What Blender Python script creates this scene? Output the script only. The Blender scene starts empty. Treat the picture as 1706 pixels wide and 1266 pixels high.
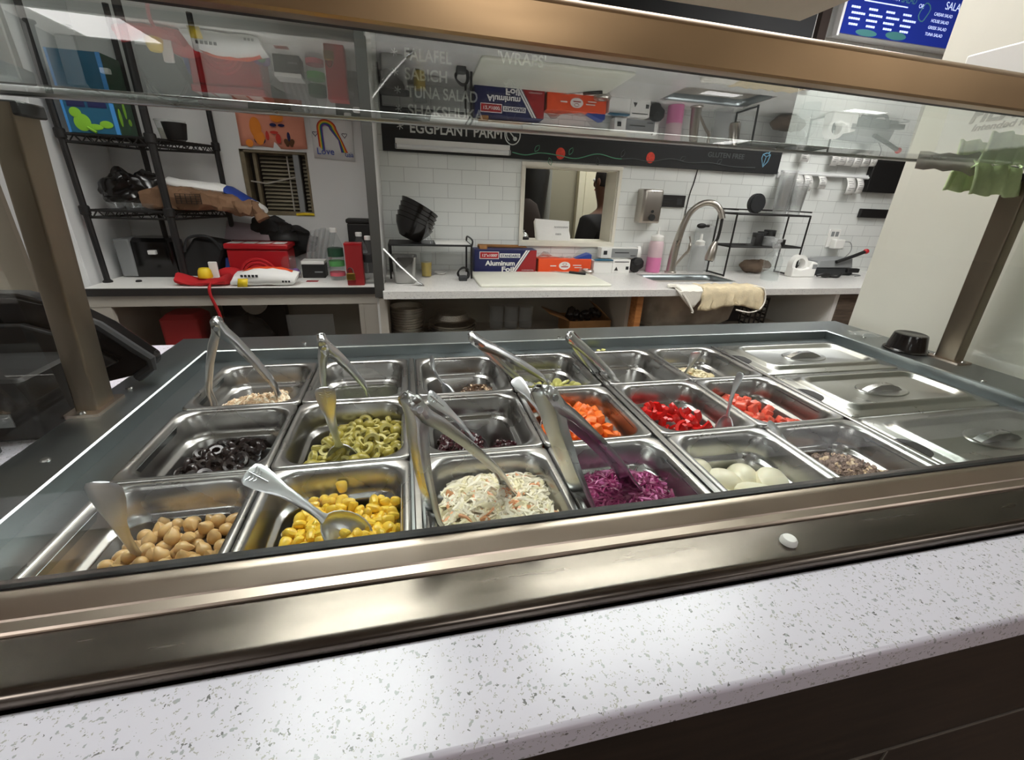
import bpy, math, random
from mathutils import Vector, Matrix, Euler, Quaternion
random.seed(7)
S = bpy.context.scene
COL = S.collection
H = 0.9                       # height of the pan rims above the floor; coordinates below are relative to the rims
PI = math.pi

# ------------------------------------------------------------------ camera
cam_d = bpy.data.cameras.new('camera')
cam = bpy.data.objects.new('camera', cam_d); COL.objects.link(cam); S.camera = cam
yaw, pitch, roll = 0.2401319, 0.4058355, 0.0431413
fw = Vector((math.sin(yaw)*math.cos(pitch), math.cos(yaw)*math.cos(pitch), -math.sin(pitch)))
r0 = Vector((math.cos(yaw), -math.sin(yaw), 0)); u0 = r0.cross(fw)
rr = math.cos(roll)*r0 + math.sin(roll)*u0; uu = -math.sin(roll)*r0 + math.cos(roll)*u0
M = Matrix((rr, uu, -fw)).transposed().to_4x4()
M.translation = Vector((0.3333747, -0.299926, 0.308024 + H))
cam.matrix_world = M
cam_d.sensor_width = 36; cam_d.lens = 729.638/1706*36; cam_d.clip_start = 0.01

# ------------------------------------------------------------------ world, exposure
W = bpy.data.worlds.new('world'); S.world = W; W.use_nodes = True
W.node_tree.nodes['Background'].inputs[0].default_value = (1.0, 0.97, 0.93, 1)
W.node_tree.nodes['Background'].inputs[1].default_value = 0.35
S.view_settings.view_transform = 'Standard'; S.view_settings.look = 'None'
S.view_settings.gamma = 1; S.view_settings.use_curve_mapping = False
S.view_settings.exposure = 0.15
S.cycles.transparent_max_bounces = 48
LAMP = 11.0                   # strength of the ceiling panels

# ------------------------------------------------------------------ materials
def srgb(c):
    f = lambda x: x/12.92 if x <= .04045 else ((x+.055)/1.055)**2.4
    return tuple(f(x/255) for x in c) + (1,)
def new(name):
    m = bpy.data.materials.new(name); m.use_nodes = True
    nt = m.node_tree; return m, nt, nt.nodes, nt.links, nt.nodes['Principled BSDF']
def coord(nt, scale=(1, 1, 1)):
    tc = nt.nodes.new('ShaderNodeTexCoord'); mp = nt.nodes.new('ShaderNodeMapping')
    mp.inputs['Scale'].default_value = scale
    nt.links.new(tc.outputs['Object'], mp.inputs[0]); return mp.outputs[0]
def ramp(nt, fac, stops):
    r = nt.nodes.new('ShaderNodeValToRGB'); e = r.color_ramp.elements
    while len(e) < len(stops): e.new(.5)
    for k, (p, c) in enumerate(stops): e[k].position = p; e[k].color = c
    nt.links.new(fac, r.inputs[0]); return r.outputs[0]
def mat(name, c, rough=.5, metal=0, vary=.0, vs=20, bump=0, bs=60, spec=.5, coat=0, sss=0, scale=(1, 1, 1), emit=0):
    m, nt, N, L, b = new(name)
    col = srgb(c)
    b.inputs['Roughness'].default_value = rough; b.inputs['Metallic'].default_value = metal
    b.inputs['Specular IOR Level'].default_value = spec; b.inputs['Coat Weight'].default_value = coat
    b.inputs['Base Color'].default_value = col
    if sss:
        b.inputs['Subsurface Weight'].default_value = sss; b.inputs['Subsurface Radius'].default_value = (.006, .004, .002)
    if emit: b.inputs['Emission Color'].default_value = col; b.inputs['Emission Strength'].default_value = emit
    if vary:
        n = N.new('ShaderNodeTexNoise'); n.inputs['Scale'].default_value = vs; n.inputs['Detail'].default_value = 4
        L.new(coord(nt, scale), n.inputs['Vector'])
        lo = tuple(x*(1-vary) for x in col[:3])+(1,); hi = tuple(min(1, x*(1+vary)) for x in col[:3])+(1,)
        L.new(ramp(nt, n.outputs[0], [(.3, lo), (.7, hi)]), b.inputs['Base Color'])
    if bump:
        n = N.new('ShaderNodeTexNoise'); n.inputs['Scale'].default_value = bs; n.inputs['Detail'].default_value = 4
        L.new(coord(nt, scale), n.inputs['Vector'])
        bp = N.new('ShaderNodeBump'); bp.inputs['Strength'].default_value = bump; bp.inputs['Distance'].default_value = .004
        L.new(n.outputs[0], bp.inputs['Height']); L.new(bp.outputs[0], b.inputs['Normal'])
    return m
def steel(name, c=(178, 180, 180), rough=.25, brush=(3, 60, 60), amt=.12, spots=0):
    m, nt, N, L, b = new(name)
    b.inputs['Metallic'].default_value = 1
    n = N.new('ShaderNodeTexNoise'); n.inputs['Scale'].default_value = 8; n.inputs['Detail'].default_value = 5
    L.new(coord(nt, brush), n.inputs['Vector'])
    g = lambda v: (v, v, v, 1)
    L.new(ramp(nt, n.outputs[0], [(.3, g(max(.02, rough-amt*.6))), (.75, g(rough+amt))]), b.inputs['Roughness'])
    col = srgb(c); n2 = N.new('ShaderNodeTexNoise'); n2.inputs['Scale'].default_value = 6; n2.inputs['Detail'].default_value = 3
    L.new(coord(nt), n2.inputs['Vector'])
    lo = tuple(x*(.90-spots) for x in col[:3])+(1,)
    L.new(ramp(nt, n2.outputs[0], [(.35, lo), (.6, col)]), b.inputs['Base Color'])
    return m
def glass(name, tint=(.93, .97, .95), ior=1.5, boost=1.0, rough=0.0, haze=0):
    m, nt, N, L, b = new(name); N.remove(b); out = N['Material Output']
    tr = N.new('ShaderNodeBsdfTransparent'); tr.inputs[0].default_value = tint+(1,)
    gl = N.new('ShaderNodeBsdfGlossy'); gl.inputs['Roughness'].default_value = rough
    gl.inputs[0].default_value = (1, 1, 1, 1)
    fr = N.new('ShaderNodeFresnel'); fr.inputs[0].default_value = ior
    ge = N.new('ShaderNodeNewGeometry')
    sub = N.new('ShaderNodeMath'); sub.operation = 'SUBTRACT'; sub.inputs[0].default_value = boost
    L.new(ge.outputs['Backfacing'], sub.inputs[1])
    mu = N.new('ShaderNodeMath'); mu.operation = 'MULTIPLY'; mu.use_clamp = True
    L.new(fr.outputs[0], mu.inputs[0]); L.new(sub.outputs[0], mu.inputs[1])
    mx = N.new('ShaderNodeMixShader'); L.new(mu.outputs[0], mx.inputs[0]); L.new(tr.outputs[0], mx.inputs[1]); L.new(gl.outputs[0], mx.inputs[2])
    last = mx.outputs[0]
    if haze:
        df = N.new('ShaderNodeBsdfDiffuse'); df.inputs[0].default_value = (.8, .8, .8, 1)
        m2 = N.new('ShaderNodeMixShader'); m2.inputs[0].default_value = haze
        L.new(last, m2.inputs[1]); L.new(df.outputs[0], m2.inputs[2]); last = m2.outputs[0]
    L.new(last, out.inputs[0]); return m

def quartz_mat(name, base=(224, 219, 231)):
    m, nt, N, L, b = new(name)
    b.inputs['Roughness'].default_value = .22
    prev = None
    col = srgb(base)
    rgb = N.new('ShaderNodeRGB'); rgb.outputs[0].default_value = col; prev = rgb.outputs[0]
    for sc, th, ch, dark in ((190, .30, .72, (176, 176, 182)), (330, .34, .70, (180, 176, 174)), (250, .27, .87, (126, 124, 126))):
        v = N.new('ShaderNodeTexVoronoi'); v.inputs['Scale'].default_value = sc
        mp = coord(nt, (1, 1, 1))
        nz = N.new('ShaderNodeTexNoise'); nz.inputs['Scale'].default_value = sc*1.3; L.new(mp, nz.inputs['Vector'])
        ad = N.new('ShaderNodeMixRGB'); ad.blend_type = 'ADD'; ad.inputs[0].default_value = .008
        L.new(mp, ad.inputs[1]); L.new(nz.outputs['Color'], ad.inputs[2]); L.new(ad.outputs[0], v.inputs['Vector'])
        lt = N.new('ShaderNodeMath'); lt.operation = 'LESS_THAN'; lt.inputs[1].default_value = th; L.new(v.outputs['Distance'], lt.inputs[0])
        sp = N.new('ShaderNodeSeparateColor'); L.new(v.outputs['Color'], sp.inputs[0])
        gt = N.new('ShaderNodeMath'); gt.operation = 'GREATER_THAN'; gt.inputs[1].default_value = ch; L.new(sp.outputs[0], gt.inputs[0])
        mu = N.new('ShaderNodeMath'); mu.operation = 'MULTIPLY'; L.new(lt.outputs[0], mu.inputs[0]); L.new(gt.outputs[0], mu.inputs[1])
        mx = N.new('ShaderNodeMixRGB'); L.new(mu.outputs[0], mx.inputs[0]); L.new(prev, mx.inputs[1]); mx.inputs[2].default_value = srgb(dark)
        prev = mx.outputs[0]
    L.new(prev, b.inputs['Base Color']); return m

def tile_mat(name):
    m, nt, N, L, b = new(name)
    tc = N.new('ShaderNodeTexCoord'); sp = N.new('ShaderNodeSeparateXYZ'); L.new(tc.outputs['Object'], sp.inputs[0])
    cb = N.new('ShaderNodeCombineXYZ')
    ax = N.new('ShaderNodeMath'); ax.inputs[1].default_value = 0.0265; L.new(sp.outputs[0], ax.inputs[0])
    az = N.new('ShaderNodeMath'); az.inputs[1].default_value = 0.0075+.0715; L.new(sp.outputs[2], az.inputs[0])
    L.new(ax.outputs[0], cb.inputs[0]); L.new(az.outputs[0], cb.inputs[1])
    br = N.new('ShaderNodeTexBrick'); L.new(cb.outputs[0], br.inputs['Vector'])
    br.inputs['Scale'].default_value = 1; br.inputs['Brick Width'].default_value = .146; br.inputs['Row Height'].default_value = .0685
    br.inputs['Mortar Size'].default_value = .0011; br.inputs['Mortar Smooth'].default_value = .3
    br.inputs['Color1'].default_value = srgb((234, 236, 233)); br.inputs['Color2'].default_value = srgb((226, 229, 226)); br.inputs['Mortar'].default_value = srgb((176, 178, 176))
    L.new(br.outputs['Color'], b.inputs['Base Color']); b.inputs['Roughness'].default_value = .12
    bp = N.new('ShaderNodeBump'); bp.invert = True; bp.inputs['Distance'].default_value = .002; bp.inputs['Strength'].default_value = .5
    L.new(br.outputs['Fac'], bp.inputs['Height'])
    nz = N.new('ShaderNodeTexNoise'); nz.inputs['Scale'].default_value = 14; L.new(tc.outputs['Object'], nz.inputs['Vector'])
    b2 = N.new('ShaderNodeBump'); b2.inputs['Distance'].default_value = .002; b2.inputs['Strength'].default_value = .25
    L.new(nz.outputs[0], b2.inputs['Height']); L.new(bp.outputs[0], b2.inputs['Normal']); L.new(b2.outputs[0], b.inputs['Normal'])
    return m
def wood_mat(name, dark=(30, 24, 20), light=(48, 38, 32), gap=None, ax='X', plank=.3):
    m, nt, N, L, b = new(name)
    n = N.new('ShaderNodeTexNoise'); n.inputs['Scale'].default_value = 6; n.inputs['Detail'].default_value = 6
    L.new(coord(nt, (1.5, 9, 14)), n.inputs['Vector'])
    c = ramp(nt, n.outputs[0], [(.35, srgb(dark)), (.65, srgb(light))]); b.inputs['Roughness'].default_value = .5
    L.new(c, b.inputs['Base Color']); return m

M_ = {}
M_['pan'] = steel('pan steel', (176, 176, 174), .28, (1, 1, 1), .06)
M_['deck'] = steel('brushed deck steel', (156, 164, 166), .30, (.5, .5, .5), .04, .0)
M_['frame'] = steel('guard frame steel', (196, 180, 166), .32, (1, 14, 14), .05, .03)  # warm tint stands for brown room reflections, as in bar and ledge
M_['bar'] = steel('brown reflection bar steel', (176, 146, 110), .32, (1, 10, 10), .06, .14)  # plain steel; the mirrored brown customer room is put into its colour
M_['post'] = steel('post steel', (140, 128, 112), .36, (12, 12, 2), .06, .05)
M_['ledge'] = steel('ledge steel', (112, 104, 97), .24, (1, 12, 12), .05, .06)
M_['lid'] = steel('lid steel', (176, 178, 174), .30, (2, 2, 2), .06)
M_['cut'] = steel('cutlery steel', (210, 212, 216), .27, (1, 1, 1), .06)
M_['matte'] = steel('satin cutlery steel', (222, 226, 230), .34, (1, 1, 1), .05)
M_['tong'] = steel('tongs steel', (208, 210, 211), .27, (1, 1, 1), .07)
M_['shelfglass'] = glass('shelf glass', (.92, .96, .945), 1.5, 1.05)
M_['frontglass'] = glass('front glass', (.975, .985, .978), 1.5, .95)
M_['clear'] = glass('clear plastic', (.95, .965, .965), 1.3, 1.0, .08, .05)
M_['cupclear'] = glass('clear cup plastic', (.988, .99, .99), 1.35, 1.2, .08, .05)
M_['clearhaze'] = glass('hazy plastic', (.90, .91, .91), 1.35, 1.0, .15, .25)
M_['quartz'] = quartz_mat('speckled quartz')
M_['quartz2'] = quartz_mat('back counter quartz', (224, 222, 218))
M_['tile'] = tile_mat('white subway tile')
M_['plaster'] = mat('white plaster', (222, 221, 219), .75, vary=.03, vs=3, bump=.05, bs=40)
M_['partition'] = mat('partition paint', (222, 220, 208), .5, vary=.04, vs=4)
M_['beige'] = mat('beige paint', (212, 203, 186), .7, vary=.03, vs=3)
M_['trimw'] = mat('white trim paint', (225, 226, 226), .45, vary=.03, vs=6)
M_['white'] = mat('white matte', (238, 237, 233), .5)
M_['cream'] = mat('cream frame paint', (226, 222, 208), .5, vary=.05, vs=9)
M_['black'] = mat('black matte', (18, 18, 19), .55)
M_['blackg'] = mat('black gloss plastic', (12, 12, 13), .18, bump=.05, bs=30)
M_['dkgrey'] = mat('dark grey plastic', (44, 46, 48), .45)
M_['grey'] = mat('grey plastic', (140, 142, 143), .5)
M_['chalk'] = mat('chalkboard black', (27, 29, 31), .7, vary=.25, vs=3)
M_['chalkw'] = mat('white chalk', (214, 216, 212), .9)
M_['chalkg'] = mat('green chalk', (92, 150, 120), .9)
M_['chalkr'] = mat('red chalk', (214, 74, 60), .9, vary=.2, vs=120)
M_['chalkb'] = mat('blue chalk', (120, 170, 196), .9)
M_['dim'] = mat('faded chalk', (84, 88, 88), .9)
M_['red'] = mat('red enamel', (176, 22, 32), .35, vary=.05, vs=10)
M_['redcloth'] = mat('red cloth', (190, 26, 34), .85, bump=.4, bs=300)
M_['redd'] = mat('dark red card', (158, 30, 34), .6)
M_['blue'] = mat('navy print', (24, 30, 84), .5)
M_['royal'] = mat('royal blue print', (34, 66, 150), .5)
M_['orange'] = mat('orange carton', (238, 84, 34), .5)
M_['yellow'] = mat('yellow card', (238, 206, 40), .5)
M_['brass'] = mat('brass', (184, 148, 74), .35, 1)
M_['nickel'] = steel('brushed nickel', (198, 192, 184), .30, (1, 1, 1), .06)
M_['chrome'] = mat('chrome', (210, 212, 214), .1, 1)
M_['kraft'] = mat('brown kraft paper', (122, 92, 68), .85, vary=.2, vs=14, bump=.8, bs=30)
M_['card'] = mat('corrugated cardboard', (158, 112, 66), .8, vary=.1, vs=20)
M_['paper'] = mat('white paper', (236, 235, 232), .8, bump=.25, bs=40)
M_['foil'] = mat('crinkled foil', (222, 219, 212), .3, 1, bump=1, bs=160)
M_['towel'] = mat('beige towel', (222, 206, 172), .95, vary=.12, vs=26, bump=.9, bs=260)
M_['cloth'] = mat('white cloth', (232, 228, 218), .95, bump=.7, bs=180)
M_['pink'] = mat('pink liquid', (224, 130, 178), .3)
M_['pinkh'] = mat('pink haze plastic', (224, 190, 200), .3)
M_['oil'] = mat('olive oil', (168, 140, 18), .12)
M_['board'] = mat('cutting board', (228, 228, 214), .45, vary=.04, vs=8, bump=.05, bs=90)
M_['wood'] = wood_mat('orange pine', (150, 92, 46), (186, 124, 68))
M_['dkwood'] = wood_mat('dark wood tile')
M_['drawer'] = wood_mat('grey oak laminate', (74, 64, 56), (108, 94, 82))
M_['floor'] = wood_mat('brown floor', (84, 64, 48), (112, 88, 66))
M_['grout'] = mat('grey grout', (112, 104, 94), .9)
M_['rim'] = mat('warm wall', (178, 156, 130), .8, vary=.1, vs=2)
M_['ceil'] = mat('ceiling tile', (226, 224, 220), .85)
M_['cabinet'] = mat('grey laminate', (176, 170, 160), .6, vary=.04, vs=4)
M_['inner'] = mat('cabinet inside', (168, 162, 150), .8)
M_['skin'] = mat('brown skin', (92, 58, 42), .5)
M_['hair'] = mat('dark hair', (22, 17, 15), .7)
M_['shirt'] = mat('black shirt', (22, 22, 24), .9, bump=.3, bs=60)
M_['jean'] = mat('dark trousers', (30, 34, 44), .9)
M_['salmon'] = mat('salmon paper', (228, 152, 126), .85)
M_['green'] = mat('leaf green', (140, 200, 50), .5)
M_['dkgreen'] = mat('dark green print', (34, 74, 52), .5, vary=.4, vs=30)
M_['teal'] = mat('teal print', (26, 96, 128), .5)
M_['skyb'] = mat('light blue print', (70, 150, 220), .5)
M_['sponge'] = mat('green cloth', (216, 234, 180), .9, vary=.25, vs=18, bump=.6, bs=60, sss=0)
M_['browng'] = mat('dark brown cloth', (44, 32, 26), .85)
M_['crayon'] = {k: mat('crayon '+k, c, .9) for k, c in dict(red=(206, 60, 50), orange=(236, 140, 50), yellow=(240, 210, 80), green=(90, 160, 90), blue=(50, 80, 170), purple=(120, 80, 150), navy=(30, 34, 80)).items()}
# foods
M_['chickpea'] = mat('chickpea skin', (212, 176, 120), .3, vary=.10, vs=60, sss=.15)
M_['corn'] = mat('sweetcorn', (246, 208, 76), .28, vary=.10, vs=90, sss=.15)
M_['olive'] = mat('green olive flesh', (168, 156, 70), .3, vary=.18, vs=70)
M_['olivec'] = mat('olive cut face', (206, 198, 128), .35, vary=.1, vs=60)
M_['blkolive'] = mat('black olive flesh', (38, 30, 30), .22, vary=.3, vs=50)
M_['slaw'] = mat('cabbage shred', (248, 240, 218), .4, vary=.06, vs=30)
M_['slawg'] = mat('pale green cabbage', (240, 230, 192), .4, vary=.08, vs=30)
M_['slawc'] = mat('pale carrot shred', (238, 172, 124), .4)
M_['carrot'] = mat('carrot', (244, 118, 30), .4, vary=.08, vs=60)
M_['pepper'] = mat('red pepper', (214, 28, 26), .25, vary=.2, vs=30)
M_['tomato'] = mat('tomato flesh', (234, 106, 84), .28, vary=.18, vs=60)
M_['beet'] = mat('beetroot', (58, 18, 28), .22, vary=.35, vs=50)
M_['redcab'] = mat('red cabbage', (138, 36, 92), .32, vary=.25, vs=40)
M_['redcabl'] = mat('pink cabbage edge', (206, 110, 168), .35)
M_['egg'] = mat('boiled egg white', (240, 234, 208), .3, vary=.03, vs=20, sss=.1)
M_['tuna'] = mat('flaked tuna', (150, 126, 114), .6, vary=.3, vs=90, bump=.8, bs=140)
M_['onion'] = mat('minced onion', (226, 200, 166), .4, vary=.12, vs=60)
M_['mush'] = mat('browned vegetable', (92, 66, 42), .4, vary=.4, vs=70, bump=.6, bs=120)
M_['pickle'] = mat('pickle flesh', (190, 188, 112), .25, vary=.12, vs=60)
M_['hummus'] = mat('creamy dip', (212, 200, 160), .35, vary=.08, vs=40, bump=.5, bs=60)
M_['brine'] = glass('cloudy brine', (.66, .58, .47), 1.33, 1.0, .02, .05)
M_['brine2'] = glass('green brine', (.62, .64, .50), 1.33, 1.0, .02, .04)
M_['emit'] = mat('lamp diffuser', (255, 252, 246), .5)
b = M_['emit'].node_tree.nodes['Principled BSDF']; b.inputs['Emission Color'].default_value = (1, .98, .96, 1); b.inputs['Emission Strength'].default_value = LAMP
M_['screen'] = mat('lit menu screen', (18, 34, 110), .2, emit=.9)
M_['screent'] = mat('lit menu text', (200, 214, 250), .4, emit=.8)
M_['screeng'] = mat('lit menu picture', (60, 110, 110), .4, emit=.45)

# ------------------------------------------------------------------ mesh helpers
def V(*a): return Vector(a)
class MB:
    def __init__(s): s.v = []; s.f = []; s.mi = []; s.cur = 0
    def add(s, vs, fs):
        o = len(s.v); s.v += [Vector(p) for p in vs]; s.f += [tuple(i+o for i in q) for q in fs]; s.mi += [s.cur]*len(fs); return s
    def bx(s, x0, x1, y0, y1, z0, z1):
        return s.add([(x0, y0, z0), (x1, y0, z0), (x1, y1, z0), (x0, y1, z0), (x0, y0, z1), (x1, y0, z1), (x1, y1, z1), (x0, y1, z1)],
                     [(3, 2, 1, 0), (4, 5, 6, 7), (0, 1, 5, 4), (1, 2, 6, 5), (2, 3, 7, 6), (3, 0, 4, 7)])
    def loft(s, rings, cap0=True, cap1=True, closed=True):
        n = len(rings[0]); vs = [p for r in rings for p in r]; fs = []
        for k in range(len(rings)-1):
            for i in range(n if closed else n-1):
                j = (i+1) % n; fs.append((k*n+i, k*n+j, (k+1)*n+j, (k+1)*n+i))
        if cap0: fs.append(tuple(reversed(range(n))))
        if cap1: fs.append(tuple((len(rings)-1)*n+i for i in range(n)))
        return s.add(vs, fs)
    def tube(s, pts, r, n=8, flat=1, caps=True):
        pts = [Vector(p) for p in pts]; rs = r if isinstance(r, (list, tuple)) else [r]*len(pts)
        t = (pts[1]-pts[0]).normalized(); a = t.orthogonal().normalized(); rings = []
        for i, p in enumerate(pts):
            d = (pts[min(i+1, len(pts)-1)]-pts[max(i-1, 0)])
            d = d.normalized() if d.length > 1e-9 else t
            a = (a-d*a.dot(d)); a = a.normalized() if a.length > 1e-6 else d.orthogonal().normalized(); bb = d.cross(a)
            rings.append([p+rs[i]*(math.cos(2*PI*k/n)*a+flat*math.sin(2*PI*k/n)*bb) for k in range(n)])
        return s.loft(rings, caps, caps)
    def lathe(s, prof, n=24, c=(0, 0, 0), cap0=True, cap1=True):
        c = Vector(c)
        return s.loft([[c+V(r*math.cos(2*PI*k/n), r*math.sin(2*PI*k/n), z) for k in range(n)] for r, z in prof], cap0, cap1)
    def ball(s, c, r, sc=(1, 1, 1), n=10, m=6, rot=None):
        c = Vector(c); rings = []
        for j in range(m+1):
            th = PI*(j/m); th = min(max(th, .06), PI-.06)
            ring = [V(r*sc[0]*math.sin(th)*math.cos(2*PI*k/n), r*sc[1]*math.sin(th)*math.sin(2*PI*k/n), -r*sc[2]*math.cos(th)) for k in range(n)]
            rings.append([c+(rot @ p if rot else p) for p in ring])
        return s.loft(rings)
    def prism(s, poly, y0, y1, axis='y'):
        f = {'y': lambda p, t: V(p[0], t, p[1]), 'x': lambda p, t: V(t, p[0], p[1]), 'z': lambda p, t: V(p[0], p[1], t)}[axis]
        r = [[f(p, y0) for p in poly], [f(p, y1) for p in poly]]
        return s.loft(r)
    def xf(s, m):
        s.v = [m @ p for p in s.v]; return s
    def mesh(s, name, m, smooth=True, ang=35):
        me = bpy.data.meshes.new(name); me.from_pydata([tuple(p) for p in s.v], [], s.f); me.update()
        import bmesh
        bm = bmesh.new(); bm.from_mesh(me); bmesh.ops.recalc_face_normals(bm, faces=bm.faces); bm.to_mesh(me); bm.free()
        if smooth:
            me.shade_smooth(); me.set_sharp_from_angle(angle=math.radians(ang))
        for k in (m if isinstance(m, (list, tuple)) else [m]): me.materials.append(k)
        if any(s.mi): me.polygons.foreach_set('material_index', s.mi)
        return me
def rrect(cx, cy, w, d, r, z, n=4):
    r = min(r, w/2-1e-4, d/2-1e-4); pts = []
    for sx, sy, a0 in ((1, 1, 0), (-1, 1, 90), (-1, -1, 180), (1, -1, 270)):
        for k in range(n+1):
            a = math.radians(a0+90*k/n)
            pts.append(V(cx+sx*(w/2-r)+r*math.cos(a), cy+sy*(d/2-r)+r*math.sin(a), z))
    return pts
def rbox(cx, cy, z0, w, d, h, r=.006, e=.003):
    return MB().loft([rrect(cx, cy, w-2*e, d-2*e, r, z0), rrect(cx, cy, w, d, r, z0+e), rrect(cx, cy, w, d, r, z0+h-e), rrect(cx, cy, w-2*e, d-2*e, r, z0+h)])
def put(name, me, parent=None, loc=(0, 0, 0), bev=0, solid=0, sub=0):
    o = bpy.data.objects.new(name, me); COL.objects.link(o); o.location = loc
    if parent: o.parent = parent
    if solid:
        k = o.modifiers.new('s', 'SOLIDIFY'); k.thickness = solid; k.offset = 0
    if sub:
        k = o.modifiers.new('u', 'SUBSURF'); k.levels = k.render_levels = sub
    if bev:
        k = o.modifiers.new('b', 'BEVEL'); k.width = bev; k.segments = 2; k.limit_method = 'ANGLE'; k.angle_limit = math.radians(40)
    return o
def thing(name, label, cat, loc, rz=0, group=None):
    o = bpy.data.objects.new(name, None); COL.objects.link(o); o.empty_display_size = .02
    o.location = V(*loc)+V(0, 0, H); o.rotation_euler = (0, 0, rz); o['label'] = label; o['category'] = cat
    if group: o['group'] = group
    return o
def part(name, mb, m, parent, bev=0, solid=0, sub=0, label=None, smooth=True, ang=35):
    """a part given in rim coordinates; it is stored relative to its thing's base"""
    p = parent; off = V(0, 0, 0)
    while p is not None: off += p.location; p = p.parent
    off -= V(0, 0, H)
    mb.v = [q-off for q in mb.v]
    o = put(name, mb.mesh(name, m, smooth, ang), parent, (0, 0, 0), bev, solid, sub)
    if label: o['label'] = label
    return o
def lpart(name, mb, m, parent, bev=0, solid=0, sub=0, label=None, smooth=True, ang=35):
    """a part given in its thing's own coordinates"""
    o = put(name, mb.mesh(name, m, smooth, ang), parent, (0, 0, 0), bev, solid, sub)
    if label: o['label'] = label
    return o
def single(name, mb, m, label, cat, group=None, base=None, bev=0, solid=0, sub=0, kind=None, smooth=True, ang=35):
    """a thing that is one mesh, given in rim coordinates"""
    if base is None:
        xs = [p.x for p in mb.v]; ys = [p.y for p in mb.v]; zs = [p.z for p in mb.v]
        base = ((min(xs)+max(xs))/2, (min(ys)+max(ys))/2, min(zs))
    base = V(*base); mb.v = [q-base for q in mb.v]
    o = put(name, mb.mesh(name, m, smooth, ang), None, base+V(0, 0, H), bev, solid, sub)
    o['label'] = label; o['category'] = cat
    if group: o['group'] = group
    if kind: o['kind'] = kind
    return o
def struct(name, mb, m, bev=0, parent=None, origin=(0, 0, 0)):
    if parent: return part(name, mb, m, parent, bev)
    og = V(*origin); mb.v = [q-og for q in mb.v]
    o = put(name, mb.mesh(name, m), None, og+V(0, 0, H), bev); o['kind'] = 'structure'; return o
def text(name, s, m, parent, loc, width=None, size=.03, height=None, rot=(PI/2, 0, 0), thick=.0006, shear=0, align='LEFT', label=None, bold=0):
    cu = bpy.data.curves.new(name, 'FONT'); cu.body = s; cu.size = size; cu.extrude = thick; cu.shear = shear; cu.align_x = align; cu.offset = bold
    t = bpy.data.objects.new(name, cu); COL.objects.link(t)
    me = bpy.data.meshes.new_from_object(t.evaluated_get(bpy.context.evaluated_depsgraph_get()))
    bpy.data.objects.remove(t); me.name = name
    xs = [v.co.x for v in me.vertices]; ys = [v.co.y for v in me.vertices]
    sx = width/(max(xs)-min(xs)) if width else 1; sy = height/(max(ys)-min(ys)) if height else sx
    R = Euler(rot).to_matrix()
    off = V(0, 0, 0); p = parent
    while p is not None: off += p.location; p = p.parent
    off -= V(0, 0, H)
    for v in me.vertices: v.co = R @ V(v.co.x*sx, v.co.y*sy, v.co.z) + V(*loc) - off
    me.materials.clear(); me.materials.append(m)
    return put(name, me, parent)
def stroke(pts, r=.003, n=5): return MB().tube(pts, r, n)
def smooth_path(pts, k=6):
    P = [Vector(p) for p in pts]; out = []
    for i in range(len(P)-1):
        a = P[max(i-1, 0)]; b_ = P[i]; c = P[i+1]; d = P[min(i+2, len(P)-1)]
        for j in range(k):
            t = j/k; out.append(.5*((2*b_)+(c-a)*t+(2*a-5*b_+4*c-d)*t*t+(3*b_-a-3*c+d)*t**3))
    out.append(P[-1]); return out

from mathutils import noise
def crumple(mb, amp=.006, f=28, seed=0):
    for p in mb.v:
        q = p*f+V(seed, seed*2, 3)
        p += V(noise.noise(q), noise.noise(q+V(9, 0, 0)), noise.noise(q+V(0, 17, 0)))*amp+V(noise.noise(q*2.7), noise.noise(q*2.7+V(9, 0, 0)), noise.noise(q*2.7+V(0, 17, 0)))*amp*.4
    return mb
# ------------------------------------------------------------------ the room
WY = 2.2                      # face of the tiled back wall
CT = -.105                    # top of the back counter
CZ = 1.5                      # ceiling
struct('floor', MB().bx(-8, 16, -12, 5, -.95, -.9), M_['floor'])
struct('ceiling', MB().bx(-8, 16, -12, 5, CZ, CZ+.06), M_['ceil'])
wx0, wx1, wz0, wz1 = .966, 1.51, .055, .438
struct('wall_back', MB().bx(.2, wx0, WY, WY+.14, -.9, CZ).bx(wx1, 5.5, WY, WY+.14, -.9, CZ).bx(wx0, wx1, WY, WY+.14, -.9, wz0).bx(wx0, wx1, WY, WY+.14, wz1, CZ), M_['tile'])
lx0, lx1, lz0, lz1 = -.40, -.107, .155, .44
struct('wall_alcove', MB().bx(-.92, lx0, WY, WY+.14, -.9, CZ).bx(lx1, .2, WY, WY+.14, -.9, CZ).bx(lx0, lx1, WY, WY+.14, -.9, lz0).bx(lx0, lx1, WY, WY+.14, lz1, CZ), M_['plaster'])
struct('wall_left', MB().bx(-1.0, -.92, 1.672, WY+.14, -.9, CZ), M_['trimw'])
struct('trim_1', MB().bx(-.925, -.912, 1.672, 1.70, -.9, CZ).bx(-.925, -.914, 1.80, 1.806, -.9, CZ), M_['trimw'], bev=.002)
struct('wall_far_left', MB().bx(-4, -1.0, 1.9, 2.0, -.9, CZ), M_['beige'])
struct('wall_right', MB().bx(1.53, 1.66, -.05, .65, -.9, CZ), M_['partition'])
struct('trim_2', MB().bx(1.522, 1.53, -.04, .645, -.9, -.02), M_['partition'])
struct('wall_front', MB().bx(-8, 16, -11.2, -11, -.9, CZ), M_['rim'])
struct('wall_side', MB().bx(15.0, 15.1, -11, 5, -.9, CZ), M_['beige'])
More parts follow.
